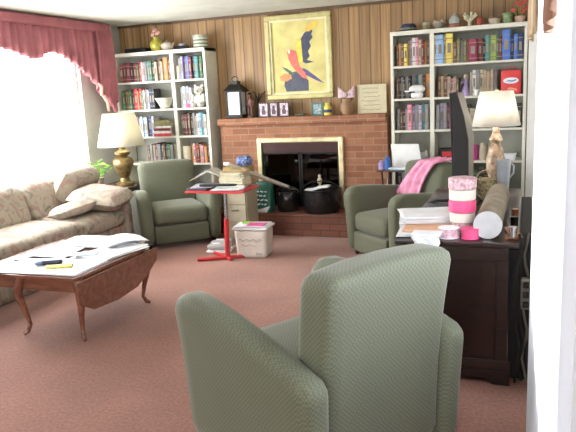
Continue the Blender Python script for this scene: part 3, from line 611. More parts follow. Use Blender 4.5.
pic([(.47, .26), (.55, .24), (.56, .40), (.57, .56), (.50, .60), (.46, .48)], (.80, .62, .08), 'painted_yellow_feathers')
pic([(.62, .15), (.68, .07), (.80, .03), (.90, .05), (.84, .08), (.86, .11), (.76, .12), (.72, .16)], (.85, .50, .08), 'painted_head')
pic([(.28, .42), (.36, .39), (.46, .42), (.48, .52), (.50, .63), (.60, .72), (.64, .82), (.56, .80), (.44, .70), (.36, .62), (.30, .52)], (.78, .17, .13), 'painted_body')
pic([(.30, .40), (.33, .385), (.34, .44), (.31, .45)], (.80, .72, .6), 'painted_face')

# ---------------- on the mantel ----------------
MZ, MY = 1.271, 6.80
t = thing('lantern', 'dark metal lantern with white glass panes at left end of mantel', 'lantern', (-3.175, MY, MZ))
obj('base', rbox(B(), (0, 0, .02), (.22, .19, .04), .01, 5), IRON, t)
for sx in (-1, 1):
    for sy in (-1, 1): obj('post', bx(B(), sx*.085-.01, sx*.085+.01, sy*.07-.01, sy*.07+.01, .04, .30), IRON, t, smooth=False)
obj('glass_pane', bx(B(), -.075, .075, -.072, -.068, .042, .298), FROST, t, smooth=False)
obj('glass_pane', bx(B(), .083, .087, -.06, .06, .042, .298), FROST, t, smooth=False)
def frust(b, w0, d0, w1, d1, z0, z1):
    A = [b.verts.new((sx*w0, sy*d0, z0)) for sx, sy in ((-1, -1), (1, -1), (1, 1), (-1, 1))]; C = [b.verts.new((sx*w1, sy*d1, z1)) for sx, sy in ((-1, -1), (1, -1), (1, 1), (-1, 1))]
    b.faces.new(A); b.faces.new(C)
    for i in range(4): b.faces.new((A[i], A[(i+1) % 4], C[(i+1) % 4], C[i]))
    return b
obj('roof', frust(frust(frust(B(), .12, .10, .12, .10, .30, .315), .12, .10, .05, .045, .3151, .39), .045, .04, .05, .045, .3901, .425), IRON, t, smooth=False)
obj('ring_handle', tube(B(), [(.04*math.cos(a), 0, .445+.03*math.sin(a)) for a in [2*PI*i/16 for i in range(17)]], .006, 6), IRON, t)
t = thing('wooden_figurine', 'dark reddish carved figurine beside the lantern on the mantel', 'figurine', (-3.0, MY, MZ))
BRZ = mat('reddish_carved_wood', (.13, .055, .04), .5)
obj('base', lathe(B(), [(0, 0), (.045, 0), (.045, .02), (0, .02)]), BRZ, t)
for s in (-1, 1): obj('leg', tube(B(), [(s*.02, 0, .02), (s*.018, 0, .10), (s*.014, 0, .14)], [.012, .013, .018], 8), BRZ, t)
obj('torso', rbox(B(), (0, 0, .175), (.06, .035, .09), .017, 6), BRZ, t); obj('head', rbox(B(), (0, 0, .245), (.04, .04, .05), .02, 6), BRZ, t)
for s in (-1, 1): obj('arm', tube(B(), [(s*.034, 0, .205), (s*.045, -.01, .16), (s*.03, -.02, .13)], [.009, .008, .007], 8), BRZ, t)
obj('hat', lathe(B(), [(0, .265), (.05, .265), (.025, .275), (.02, .285), (0, .287)]), IRON, t)
ts = thing('antler_ornament', 'dark branching ornament standing behind the carved figurine on mantel', 'ornament', (-2.93, 6.87, MZ))
obj('stem', tube(B(), [(0, 0, .0), (0, 0, .20), (.02, 0, .27)], [.02, .008, .006], 8), IRON, ts)
for e in ((.10, .29), (-.06, .30), (.05, .24)): obj('branch', tube(B(), [(0, 0, .18), (e[0]*.5, 0, e[1]-.03), (e[0], 0, e[1])], .006, 6), IRON, ts)
obj('base', lathe(B(), [(0, 0), (.035, 0), (.03, .015), (0, .015)]), IRON, ts)
PHOTO = mat('pink_white_photograph', (.62, .48, .55), .4, var=.35, vscale=30); DFR = mat('black_photo_frame', (.025, .018, .02), .35)
for k, (x, w, lab) in enumerate(((-2.825, .125, 'dark framed photograph, leftmost of three under the painting'), (-2.70, .105, 'dark framed photograph, middle of three under the painting'), (-2.575, .125, 'dark framed photograph, rightmost of three under the painting'))):
    t = thing('photo_frame', lab, 'photo frame', (x, MY-.03, MZ), 0, 'photo frames under the painting')
    b = B(); h = .165; e = .012; z0 = 0
    for a in ((-w/2, w/2, 0, e), (-w/2, w/2, h-e, h), (-w/2, -w/2+e, e, h-e), (w/2-e, w/2, e, h-e)): bx(b, a[0], a[1], -.008, .008, a[2], a[3])
    obj('frame', b, DFR, t, smooth=False); obj('photograph', bx(B(), -w/2+e, w/2-e, -.002, .006, e, h-e), PHOTO, t, smooth=False); 
    b = B(); prism(b, [(-.022, .03), (.022, .03), (.026, .07), (.014, .09), (.017, .12), (0, .135), (-.017, .12), (-.014, .09), (-.026, .07)], -.004, -.0021); obj('pictured_person', b, mat('dark_photo_tone', (.10, .06, .08), .5), t, smooth=False)
    obj('easel_back', bx(B(), -.01, .01, .008, .05, 0, .10), DFR, t, smooth=False)
solo('soap_dish', rbox(B(), (0, 0, .015), (.11, .06, .03), .013, 6), mat('dark_green_dish', (.06, .07, .045), .5), 'small flat dark green dish on mantel between photographs and teal frame', 'dish', (-2.39, MY, MZ))
t = thing('picture_frame', 'small teal picture frame on the mantel beside the yellow bottle', 'photo frame', (-2.185, MY-.01, MZ))
b = B(); 
for a in ((-.065, .065, 0, .018), (-.065, .065, .122, .14), (-.065, -.047, .018, .122), (.047, .065, .018, .122)): bx(b, a[0], a[1], -.008, .008, a[2], a[3])
obj('frame', b, mat('teal_frame', (.06, .17, .15), .4), t, smooth=False); obj('picture', bx(B(), -.047, .047, -.002, .004, .018, .122), mat('grey_teal_picture', (.25, .33, .36), .5, var=.4, vscale=40), t, smooth=False); obj('easel_back', bx(B(), -.01, .01, .008, .05, 0, .08), mat('teal_frame', (.06, .17, .15), .4), t, smooth=False)
t = thing('yellow_bottle', 'short yellow bottle with navy label and cap on the mantel', 'bottle', (-2.065, MY-.01, MZ))
obj('bottle', lathe(B(), [(0, 0), (.04, 0), (.043, .01), (.043, .09), (.03, .105), (0, .105)]), mat('yellow_plastic', (.72, .60, .08), .4), t); obj('label_band', lathe(B(), [(.0435, .03), (.045, .032), (.045, .06), (.0435, .062)]), bmat('navy'), t)
obj('cap', lathe(B(), [(0, .105), (.028, .105), (.028, .135), (0, .137)]), mat('lime_plastic', (.5, .5, .12), .4), t)
t = thing('ribbon_bow', 'pale pink bow topping the tan vase on the mantel', 'bow', (-1.85, MY, 1.44))
PB = mat('pale_pink_ribbon', (.58, .44, .48), .6, var=.2, vscale=30); b = B()
for s in (-1, 1): rbox(b, (s*.05, 0, .055), (.09, .035, .10), .016, 6, lambda p, h, s=s: (p.x, p.y, p.z*(.5+.9*(p.x*s+h.x)/(2*h.x))+.02*(p.x*s)/h.x))
obj('loops', b, PB, t); obj('knot', rbox(B(), (0, -.008, .04), (.035, .05, .05), .015, 5), PB, t)
t = thing('tan_vase', 'plain tan vase under the pink bow on the mantel', 'vase', (-1.85, MY, MZ))
obj('vase', lathe(B(), [(0, 0), (.05, 0), (.07, .05), (.066, .11), (.045, .15), (.05, .168), (.042, .168), (.035, .15), (0, .15)]), mat('tan_clay', (.33, .2, .11), .6), t)
obj('dark_leaf', tube(B(), [(.03, .01, .14), (.07, .01, .19), (.09, .0, .23)], [.01, .02, .004], 6), mat('dark_brown_leaf', (.07, .04, .04), .6), t)
t = thing('text_plaque', 'cream plaque with lines of dark script on right end of mantel', 'plaque', (-1.575, MY+.03, MZ))
def lean_back(o): o.rotation_euler = (-.12, 0, 0)
board = obj('board', rbox(B(), (0, 0, .155), (.32, .014, .31), .006, 5), mat('ivory_board', (.60, .56, .38), .6, var=.04), t)
b = B(); random.seed(9)
for r_ in range(6):
    x = -.12+random.uniform(0, .03); z = .27-r_*.045
    pts = []
    while x < .12-random.uniform(0, .05): pts.append((x, -.0082, z+random.uniform(-.007, .007))); x += .011
    if len(pts) > 2: tube(b, pts, .0022, 5)
obj('lettering', b, mat('faded_ink', (.2, .17, .11), .7), t)

# ---------------- lamp helper ----------------
def lamp(label, loc, base_prof, base_m, shade_z, shade_h, rb, rtp, sm, pw=4.5):
    t = thing('table_lamp', label, 'lamp', loc)
    obj('base', lathe(B(), base_prof), base_m, t)
    obj('harp', tube(B(), [(0, 0, base_prof[-1][1]-.01), (0, 0, shade_z+shade_h-.01)], .005, 8), BRASS, t)
    b = B(); lathe(b, [(rb, shade_z), (rtp, shade_z+shade_h)], n=40); obj('lamp_shade', b, sm, t, solid=.003)
    obj('finial', lathe(B(), [(0, shade_z+shade_h-.012), (.012, shade_z+shade_h-.01), (.012, shade_z+shade_h+.006), (0, shade_z+shade_h+.02)]), BRASS, t)
    b = B()
    for a in (0, 2*PI/3, 4*PI/3): tube(b, [(0, 0, shade_z+shade_h-.012), (rtp*math.cos(a), rtp*math.sin(a), shade_z+shade_h-.012)], .0025, 6)
    obj('spider', b, BRASS, t)
    pl_ = bpy.data.lights.new('bulb', 'POINT'); pl_.energy = pw; pl_.color = (1, .92, .78); pl_.shadow_soft_size = .07
    po = bpy.data.objects.new('bulb', pl_); COL.objects.link(po); po.parent = t; po.location = (0, 0, shade_z+shade_h*.45)
    return t
# end table and left lamp
t = thing('end_table', 'small dark wood end table in the corner carrying the gold lamp', 'table', (-4.42, 6.19, 0))
obj('tabletop', rbox(B(), (0, 0, .565), (.50, .50, .03), .012, 6), WALNUT, t)
obj('drawer_box', bx(B(), -.21, .21, -.21, .21, .44, .55), WALNUT, t, smooth=False)
for sx in (-1, 1):
    for sy in (-1, 1): obj('leg', tube(B(), [(sx*.19, sy*.19, 0), (sx*.19, sy*.19, .44)], [.014, .022], 10), WALNUT, t)
obj('lower_shelf', bx(B(), -.18, .18, -.18, .18, .15, .17), WALNUT, t, smooth=False)
lamp('table lamp with turned gold base and cream shade on corner end table', (-4.32, 6.10, .581), [(0, 0), (.10, 0), (.10, .025), (.06, .05), (.05, .09), (.075, .14), (.11, .22), (.12, .27), (.10, .31), (.05, .335), (.085, .36), (.09, .385), (.04, .41), (.03, .44), (.03, .50)], GOLDW, .455, .365, .265, .175, SHADE)
t = thing('potted_plant', 'bright green leafy plant on the window side behind the sofa end', 'plant', (-4.56, 5.93, .581))
obj('pot', lathe(B(), [(0, 0), (.05, 0), (.065, .10), (.07, .11), (.06, .11), (.05, .02), (0, .02)]), TERRA, t)
random.seed(11); b = B()
for k in range(90):
    a = random.uniform(0, 2*PI); e = random.uniform(.1, 1.35); l = random.uniform(.07, .21)
    c = Vector((l*.95*math.cos(a)*math.cos(e)*.9, l*math.sin(a)*math.cos(e), .13+l*math.sin(e)*.9))
    R_ = RZ(random.uniform(0, 6)) @ RX(random.uniform(-1, 1)); s = random.uniform(.018, .034)
    vs = [b.verts.new(c+R_ @ Vector(v)) for v in ((-s, 0, 0), (0, -s*.55, .004), (s*1.1, 0, 0), (0, s*.55, .004))]; b.faces.new(vs)
obj('foliage', b, LEAF, t, smooth=False, solid=.0015)
b = B()
for k in range(10): a = k*.63; tube(b, [(0, 0, .02), (.03*math.cos(a), .03*math.sin(a), .12), (.09*math.cos(a), .09*math.sin(a), .2)], .003, 5)
obj('stems', b, LEAF, t)

# ---------------- curtains ----------------
t = thing('window_valance', 'dusty rose scalloped valance with long side tail over bright window', 'curtain', (XL, 0, 0))
def vz(y):   # lower edge of the valance
    pts = [(2.6, 1.55), (3.0, 1.9), (3.4, 2.05), (3.9, 2.0), (4.3, 2.06), (4.83, 2.08), (5.0, 2.05), (5.2, 1.99), (5.33, 2.0), (5.47, 2.07), (5.6, 2.06), (5.75, 2.01), (5.99, 1.88), (6.14, 1.77), (6.28, 1.62), (6.5, 1.6)]
    for (a, za), (c, zc) in zip(pts, pts[1:]):
        if a <= y <= c: return za+(zc-za)*(y-a)/(c-a)
    return pts[-1][1]
def vfn(u, v):
    y = 2.6+u*(6.44-2.6); zb = vz(y); z = 2.425-(2.425-zb)*v
    return (.13+(.012+.016*v)*math.sin(u*230)+.008*math.sin(u*97), y, z)
obj('scalloped_swag', surf(B(), vfn, 330, 12), VALM, t, solid=.004)
def tail(u, v):
    y = 6.24+u*.27+.05*v*(u-.3); zb = 1.72-.40*u**.8 if u < .75 else 1.40+.16*(u-.75)*4
    z = 2.42-(2.42-zb)*v
    return (.155+.022*math.sin(u*34)+.01*math.sin(v*5), y+.04*v, z)
obj('side_tail', surf(B(), tail, 60, 14), VALM, t, solid=.004)
obj('heading_band', rbox(B(), (.115, 4.55, 2.375), (.12, 3.93, .10), .02, 10), VALM, t)
b = B(); tube(b, [(.16+.02*math.sin(k*1.9), 6.20+.03*k, 1.75-.055*k+.02*math.sin(k*2.5)) for k in range(7)], .02, 8)
obj('ruffle', b, mat('pale_rose_lining', (.60, .32, .26), .8), t)
# sheer on the right wall
t = thing('sheer_curtain', 'long white sheer curtain hanging along the right wall window', 'curtain', (XR, 0, 0))
def sfn(u, v):
    y = .86+u*(2.75-.86); x = (.06*(1-u)+.036*u)-XR
    return (x+(.003+.006*v)*math.sin(y*31+.8*math.sin(v*2)), y, 2.28-v*2.265)
obj('cloth', surf(B(), sfn, 240, 16), SHEER, t, solid=.001)
obj('curtain_rod', tube(B(), [(-.018, .84, 2.30), (-.036, 3.25, 2.30)], .007, 8), BRASS, t)
for y in (.95, 3.2): obj('bracket', bx(B(), -.03, 0, y-.01, y+.01, 2.285, 2.30), BRASS, t, smooth=False)
t = thing('tan_valance', 'short tan striped curtain valance high on the right wall', 'curtain', (XR, 0, 0))
def tfn(u, v):
    y = 3.35+u*.85; return (-.06+.012*math.sin(u*60)+.012*v*math.sin(u*13), y, 2.36-v*(.60-.05*math.sin(u*3)))
obj('cloth', surf(B(), tfn, 80, 8), TANC, t, solid=.003)
obj('rod', tube(B(), [(-.05, 3.28, 2.37), (-.05, 4.26, 2.37)], .008, 8), WALNUT, t)
for y in (3.3, 4.24): obj('bracket', bx(B(), -.045, 0, y-.01, y+.01, 2.36, 2.38), WALNUT, t, smooth=False)

t = thing('brown_swag', 'brown striped swag hanging at upper right over the white sheer', 'curtain', (XR, 0, 0))
def wfn(u, v):
    y = 1.04+u*.46; zb = 1.63+.05*(2*u-1)**2; return (-.034+.007*math.sin(u*40)-.008*v, y, 2.28-(2.28-zb)*v)
obj('cloth', surf(B(), wfn, 60, 8), m_stripe('brown_striped_cloth', (.30, .15, .09), (.50, .30, .20), 14, 1), t, solid=.002)
obj('heading', bx(B(), -.05, -.02, 1.03, 1.51, 2.2805, 2.31), WALNUT, t, smooth=False)

# ---------------- armchairs ----------------
def arm_top(y, hy, af, ar):    # arm height along its length, front high, rear low
    k = (hy-y)/(2*hy)
    return af+(ar-af)*max(0, (k-.12)/.88)**1.5-(.06*max(0, (.14-k)/.14)**2)
def armchair(label, loc, rz, W=.45, DP=.46, af=.64, ar=.48, BH=.87, low=.05):
    t = thing('armchair', label, 'armchair', loc, rz, 'green armchairs')
    aw = .135
    for s in (-1, 1):
        def d(p, h, s=s):
            k = (p.z+h.z)/(2*h.z); hh = arm_top(p.y, h.y, af, ar)-.05
            z = low+k*(hh+.05-low)
            flare = .035*k*k*(.4+.6*(p.y+h.y)/(2*h.y))
            return (p.x+s*flare*(1 if p.x*s > 0 else .5), p.y*(.93+.07*k), z)
        obj('arm', rbox(B(), (s*(W-aw/2-.02), 0, 0), (aw, 2*DP, .6), .062, 12, d), WEAVE, t)
    iw = 2*(W-aw-.02)
    obj('base', rbox(B(), (0, .07, .15), (iw-.002, 2*DP-.18, .19), .02, 6), WEAVE, t)
    def sd(p, h): return (p.x, p.y, p.z+(.02*(1-(p.x/h.x)**2)*(1-(p.y/h.y)**2) if p.z > 0 else 0))
    obj('seat_cushion', rbox(B(), (0, .09, .335), (iw-.004, 2*DP-.22, .17), .055, 10, sd), WEAVE, t)
    def bd(p, h):
        k = (p.z+h.z)/(2*h.z)
        arch = 1+.04*(1-(p.x/h.x)**2)*k
        return (p.x*(1.0+.05*k*k), p.y-.08*k*k+.02*(1-(p.x/h.x)**2), p.z*arch)
    bh = BH-.06
    obj('backrest', rbox(B(), (0, -DP+.15, .06+bh/2), (iw+.03, .20, bh), .055, 12, bd), WEAVE, t)
    for sx in (-1, 1):
        for sy in (-1, 1): obj('leg', lathe(B(), [(0, 0), (.018, 0), (.026, .06), (0, .06)], (sx*(W-.1), sy*(DP-.1), 0), 12), DARKW, t)
    return t
armchair('sage green armchair in the foreground, seen from behind', (-.84, 2.49, 0), math.radians(58.5), .465, .465, .71, .54, .905, .012)
armchair('sage green armchair facing us between sofa lamp and red stand', (-3.60, 5.94, 0), 3.86, .44, .42, .62, .52, .84)
armchair('sage green armchair with pink blanket on its back beside the desk', (-1.05, 5.72, 0), 2.42, .41, .41, .65, .57, .84)
# pink blanket draped over the right chair
bl = B()
CH = Matrix.Translation((-1.05, 5.72, 0)) @ Matrix.Rotation(2.42, 4, 'Z')
def blf(u, v):
    x = -.30+.23*u+.30*v+.14*u*v; s = v*.62
    # down the back of the chair's front face from the top edge
    if s < .10: y, z = -.37+s*1.6, .885-.03*(s/.1)
    else: k = (s-.10)/.52; y, z = -.205+.09*k, .86-.42*k*1.0
    return CH @ Vector((x+.05*math.sin(v*4), y+.012*math.sin(u*17+v*3), z+.008*math.sin(u*23)))
surf(bl, blf, 28, 26)
solo('throw_blanket', bl, PINK, 'bright pink blanket draped over back of the right armchair', 'blanket', solid=.012)

# ---------------- sofa ----------------
t = thing('floral_sofa', 'faded floral sofa along the left wall under the bright window', 'sofa', (-4.28, 4.34, 0))
SY0, SY1 = -1.15, 1.13
obj('base', rbox(B(), (.02, 0, .17), (.86, 2.24, .27), .03, 8), FLORAL, t)
def sback(p, h): return (p.x-.06*(p.z+h.z)/(2*h.z), p.y, p.z)
obj('backrest', rbox(B(), (-.33, 0, .43), (.22, 2.2, .74), .08, 10, sback), FLORAL, t)
for s in (-1, 1):
    obj('arm', rbox(B(), (.03, s*1.07, .29), (.88, .18, .50), .08, 10, lambda p, h: (p.x, p.y, p.z)), FLORAL, t)
for k in range(3):
    y = -.66+k*.66
    obj('seat_cushion', rbox(B(), (.13, y, .385), (.72, .652, .17), .06, 10, lambda p, h: (p.x, p.y, p.z+(.02*(1-(p.x/h.x)**2)*(1-(p.y/h.y)**2) if p.z > 0 else 0))), FLORAL, t)
    obj('back_cushion', rbox(B(), (-.17, y, .62), (.20, .65, .38), .09, 10, lambda p, h: (p.x-.12*(p.z+h.z)/(2*h.z)+.03, p.y*(1-.03*(p.z/h.z)**2), p.z)), FLORAL, t)
b = B(); surf(b, lambda u, v: (.452+.004*math.sin(u*300), -1.11+u*2.22, .15-.14*v), 200, 3); obj('skirt', b, FLORAL, t, solid=.004)
# pillows
FL2 = mat('pale_floral_pillow_cloth', (.44, .39, .33), .85, var=.25, vscale=9)
solo('throw_pillow', pillow(B(), (0, 0, 0), (.56, .48, .19), RZ(.15) @ RX(.10) @ RY(.14)), FLORAL, 'large floral pillow lying over the sofa arm nearest the armchair', 'pillow', (-3.99, 5.20, .60))
solo('throw_pillow', pillow(B(), (0, 0, 0), (.40, .36, .14), RZ(-.3) @ RX(.12) @ RY(-.25)), FL2, 'flatter pale pillow on the sofa seat beside the large floral pillow', 'pillow', (-4.06, 4.84, .545))

solo('throw_pillow', pillow(B(), (0, 0, 0), (.36, .60, .24), RZ(.06) @ RY(-1.0)), FLORAL, 'upright floral pillow in the sofa corner in front of the green plant', 'pillow', (-4.36, 5.30, .71))

# ---------------- coffee table ----------------
t = thing('coffee_table', 'cherry wood drop leaf coffee table in front of the sofa', 'table', (-3.08, 3.66, 0))
TOPP = [(-.26, -.54), (.41, -.54), (.42, -.30), (.42, .22), (.28, .50), (-.44, .50), (-.50, .2), (-.47, -.32)]
b = prism(B(), TOPP, .425, .45, 'z'); obj('tabletop', b, CHERRY, t, smooth=False, bevel=.006)
leafp = [(-.54, .424), (.40, .424), (.38, .33), (.26, .26), (.10, .20), (-.14, .18), (-.40, .20), (-.54, .28)]
b = prism(B(), leafp, .423, .438, 'x'); obj('drop_leaf', b, CHERRY, t, smooth=False, bevel=.004)
b = B(); bx(b, -.34, .40, -.47, -.45, .33, .424); bx(b, -.34, .38, .33, .35, .33, .424); bx(b, -.36, -.34, -.47, .35, .33, .424); bx(b, .38, .40, -.47, .35, .33, .424)
obj('apron', b, CHERRY, t, smooth=False)
def cab_leg(x, y, sx, sy):
    pts = [(x, y, .425), (x+sx*.025, y+sy*.02, .36), (x+sx*.03, y+sy*.025, .28), (x+sx*.005, y+sy*.005, .16), (x-sx*.008, y-sy*.008, .07), (x+sx*.008, y+sy*.008, .025), (x+sx*.028, y+sy*.024, .012)]
    return tube(B(), pts, [.034, .032, .027, .018, .013, .016, .012], 12)
for x, y, sx, sy in ((-.08, -.46, -1, -1), (.37, -.46, 1, -1), (-.31, .33, -1, 1), (.37, .27, 1, 1)): obj('leg', cab_leg(x, y, sx, sy), CHERRY, t)
def sheets(label, loc, rz, n, w, d, m, name='paper_stack', spread=.02, seed=1, th=.004, cat='paper'):
    random.seed(seed); b = B()
    for k in range(n): box(b, (random.uniform(-spread, spread), random.uniform(-spread, spread), th*(k+.5)), (w, d, th*.9), RZ(random.uniform(-.12, .12)))
    return solo(name, b, m, label, cat, loc, rz, smooth=False)
TT = .451
sheets('spread of white papers covering the far end of the coffee table', (-3.14, 4.0, TT), .1, 5, .56, .34, PAPER, seed=2, spread=.03)
sheets('open white newspaper at right far edge of coffee table', (-2.83, 3.76, TT), -.1, 4, .30, .44, PAPER, 'newspaper', seed=3)
sheets('white papers near the left side of the coffee table', (-3.29, 3.66, TT), .1, 3, .34, .40, PAPER, seed=4)
sheets('large white sheets on the near end of the coffee table', (-3.03, 3.33, TT), .02, 3, .66, .36, PAPER, seed=6, spread=.01)
sheets('small yellow notepad on near end of coffee table', (-2.93, 3.30, TT+.0125), .3, 3, .17, .06, mat('yellow_paper', (.75, .68, .12), .6), 'notepad', .002, 5)
t = thing('glasses_case', 'short navy glasses case on white sheets at coffee table near end', 'case', (-3.05, 3.35, TT+.013), .45)
obj('case', rbox(B(), (0, 0, .014), (.17, .04, .028), .012, 6), mat('navy_case', (.02, .03, .08), .4), t); obj('clasp', rbox(B(), (-.07, -.01, .016), (.05, .05, .026), .012, 5), mat('blue_grey_plastic', (.18, .25, .42), .4), t)
sheets('light blue leaflet on the coffee table centre', (-2.98, 3.62, TT+.018), .5, 1, .20, .10, mat('pale_blue_paper', (.45, .66, .78), .6), 'leaflet', 0, 8)
b = B(); surf(b, lambda u, v: (-.16+.32*u, -.12+.24*v, .006+.035*math.sin(u*PI)*(.6+.4*v)), 12, 8)
solo('magazine', b, PAPER, 'curled open magazine at far right corner of coffee table', 'magazine', (-2.88, 3.98, TT+.024), .9, solid=.004)

# ---------------- red overbed tray table ----------------
t = thing('tray_stand', 'red tray table with silver post, heaped with papers, beside green armchair', 'table', (-2.65, 5.26, 0))
b = B(); rbox(b, (0, 0, .022), (.05, .05, .03), .01, 4)
obj('foot', tube(B(), [(-.26, -.12, .018), (0, 0, .022), (.20, .13, .018)], .017, 8), RED, t)
obj('foot', tube(B(), [(-.22, .16, .018), (0, 0, .022), (.06, -.05, .018)], .017, 8), RED, t)
obj('lower_post', tube(B(), [(0, 0, .02), (.015, 0, .40)], .024, 10), RED, t)
obj('upper_post', tube(B(), [(.015, 0, .401), (.02, 0, .652)], .018, 10), CHROME, t)
obj('tray', rbox(B(), (-.06, .12, .664), (.60, .44, .022), .01, 6), RED, t)
TZ2 = .676
sheets('white papers lying on the right half of the red tray', (-2.62, 5.38, TZ2), .2, 4, .28, .34, PAPER, seed=12)
sheets('dark folders on the left half of the red tray', (-2.89, 5.36, TZ2), -.1, 3, .22, .32, mat('dark_folder', (.06, .05, .07), .5), 'folder_pile', .006, 13, .006, 'folder')
sheets('lavender and white mail on top of the dark folders', (-2.89, 5.34, TZ2+.019), .25, 3, .20, .26, mat('lavender_paper', (.5, .47, .58), .6), 'mail_pile', .012, 14)
t2 = thing('remote_control', 'long thin black remote lying across papers on the red tray', 'remote', (-2.70, 5.26, TZ2+.033), .12)
obj('body', rbox(B(), (0, 0, .011), (.36, .05, .022), .009, 6), BLACKP, t2); obj('buttons', bx(B(), -.1, .1, -.015, .015, .022, .024), GREYP, t2, smooth=False)
sheets('cream envelopes behind the black remote on the red tray', (-2.62, 5.47, TZ2+.018), -.1, 18, .26, .16, CREAMP, 'envelope_pile', .01, 15, .007)
sheets('tan folders topping the cream envelopes', (-2.60, 5.47, TZ2+.146), .15, 3, .24, .15, mat('tan_folder', (.5, .36, .17), .6), 'folder_pile', .006, 16, .006, 'folder')
b = B(); prism(b, [(-.20, 0), (-.19, -.0), (.0, .085), (.10, .05), (.11, .055), (.0, .105), (-.02, .10)], -.11, .11)
solo('open_book', b, mat('grey_white_cover', (.45, .44, .38), .6), 'tented grey white open book on papers, left of the long board', 'book', (-2.86, 5.46, .745), .1, smooth=False)
A0, A1 = Vector((-2.67, 5.40, .905)), Vector((-2.50, 6.56, .50))
dv = A1-A0; b = B(); box(b, (0, 0, 0), (dv.length, .06, .028)); box(b, (0, 0, .0145), (dv.length*.98, .045, .003), mi=1)
pl = solo('wooden_board', b, [mat('ivory_board_paint', (.72, .70, .60), .5), PAPER], 'long cream board slanting from red tray papers down to black pot', 'board', (A0+A1)/2, smooth=False)
pl.rotation_euler = dv.to_track_quat('X', 'Z').to_euler()
# floor items
t = thing('storage_bin', 'white plastic storage bin with papers on its lid before hearth', 'bin', (-2.445, 5.45, 0), .08)
def bind(p, h): k = (p.z+h.z)/(2*h.z); return (p.x*(.9+.1*k), p.y*(.9+.1*k), p.z)
obj('bin_body', rbox(B(), (0, 0, .14), (.325, .25, .28), .03, 8, bind), mat('cream_white_plastic', (.66, .62, .56), .45, var=.03), t)
obj('lid', rbox(B(), (0, 0, .292), (.355, .28, .025), .012, 6), WHITE, t)
b = B(); tube(b, [(-.12+.018*k, -.1235, .18+.012*math.sin(k*1.7)) for k in range(14)], .0025, 5); tube(b, [(-.09+.018*k, -.121, .13+.008*math.cos(k*1.3)) for k in range(9)], .0025, 5); bx(b, .05, .11, -.121, -.114, .035, .06)
obj('printed_marks', b, mat('grey_print', (.35, .33, .32), .6), t)
sheets('white sheet draped over the storage bin lid', (-2.445, 5.44, .306), .1, 2, .32, .25, PAPER, seed=21, spread=.01)
sheets('bright pink card on top of the storage bin', (-2.40, 5.42, .315), .15, 2, .17, .12, mat('bright_pink_card', (.85, .14, .40), .5), 'pink_card', .004, 22, cat='card')
sheets('small lime green card on the storage bin beside pink card', (-2.53, 5.49, .315), .5, 2, .10, .07, mat('lime_card', (.35, .75, .10), .5), 'green_card', .004, 23, cat='card')
for k, (x, y, lab) in enumerate(((-2.86, 5.50, 'white and grey shoe on the floor under the red tray, nearer the stand'), (-2.90, 5.66, 'white and grey shoe under the red tray, nearer the armchair'))):
    t = thing('shoe', lab, 'shoe', (x, y, 0), 1.75, 'shoes under the red tray')
    obj('sole', rbox(B(), (0, 0, .014), (.10, .25, .028), .012, 6), WHITE, t)
    obj('upper', rbox(B(), (0, 0, .06), (.085, .235, .07), .03, 8, lambda p, h: (p.x, p.y, p.z*(1-.35*(p.y/h.y)) )), mat('grey_shoe_leather', (.45, .45, .45), .5), t)
    obj('laces', bx(B(), -.02, .02, -.01, .06, .09, .096), PAPER, t, smooth=False)

# ---------------- folding tray with white box, behind right chair ----------------
t = thing('folding_tray', 'dark folding tray table standing before the narrow side of right bookcase', 'table', (-1.22, 6.47, 0))
obj('tabletop', rbox(B(), (0, 0, .705), (.42, .30, .022), .01, 6), WALNUT, t)
for s in (-1, 1):
    obj('leg', tube(B(), [(s*.16, -.12, .69), (s*.16, .12, .01)], .010, 8), WALNUT, t); obj('leg', tube(B(), [(s*.138, .12, .69), (s*.138, -.12, .01)], .010, 8), WALNUT, t)
obj('crossbar', tube(B(), [(-.16, .085, .12), (.16, .085, .12)], .008, 8), WALNUT, t)
t = thing('white_laptop', 'white open laptop lid tilted back on the dark folding tray', 'laptop', (-1.16, 6.45, .717), -.12)
lp = obj('lid', rbox(B(), (0, .055, .125), (.30, .014, .235), .006, 6, lambda p, h: (p.x-.03*(p.z/h.z), p.y+.035*(p.z/h.z), p.z)), WHITE, t)
obj('keyboard_base', rbox(B(), (0, -.04, .010), (.28, .16, .018), .008, 5), WHITE, t)
for k, (x, m, lab, cat) in enumerate(((-1.39, mat('lilac_plastic', (.40, .32, .62), .5), 'small lilac tub on left end of folding tray', 'tub'), (-1.33, mat('blue_plastic', (.05, .14, .45), .4), 'small blue bottle in front of laptop on folding tray', 'bottle'))):
    t = thing('small_container', lab, cat, (x, 6.40, .717)); h = (.08, .12)[k]
    obj('body', lathe(B(), [(0, 0), (.032, 0), (.034, h*.8), (.02, h*.9), (0, h*.9)], n=16), m, t); obj('cap', lathe(B(), [(0, h*.9), (.021, h*.9), (.021, h*1.1), (0, h*1.12)], n=16), m, t)
sheets('cream and blue letters at the front edge of folding tray', (-1.20, 6.36, .744-.027), .1, 3, .16, .07, mat('pale_blue_paper', (.45, .66, .78), .6), 'letter_pile', .008, 31)
solo('tissue_bundle', rbox(B(), (0, 0, .05), (.11, .08, .10), .04, 7, lambda p, h: (p.x, p.y, p.z+.012*math.sin(p.x*80))), mat('pale_grey_cloth', (.5, .5, .5), .8), 'pale grey bundle behind the laptop on right bookcase shelf', 'cloth', (-1.0, D-.24, on(2)))

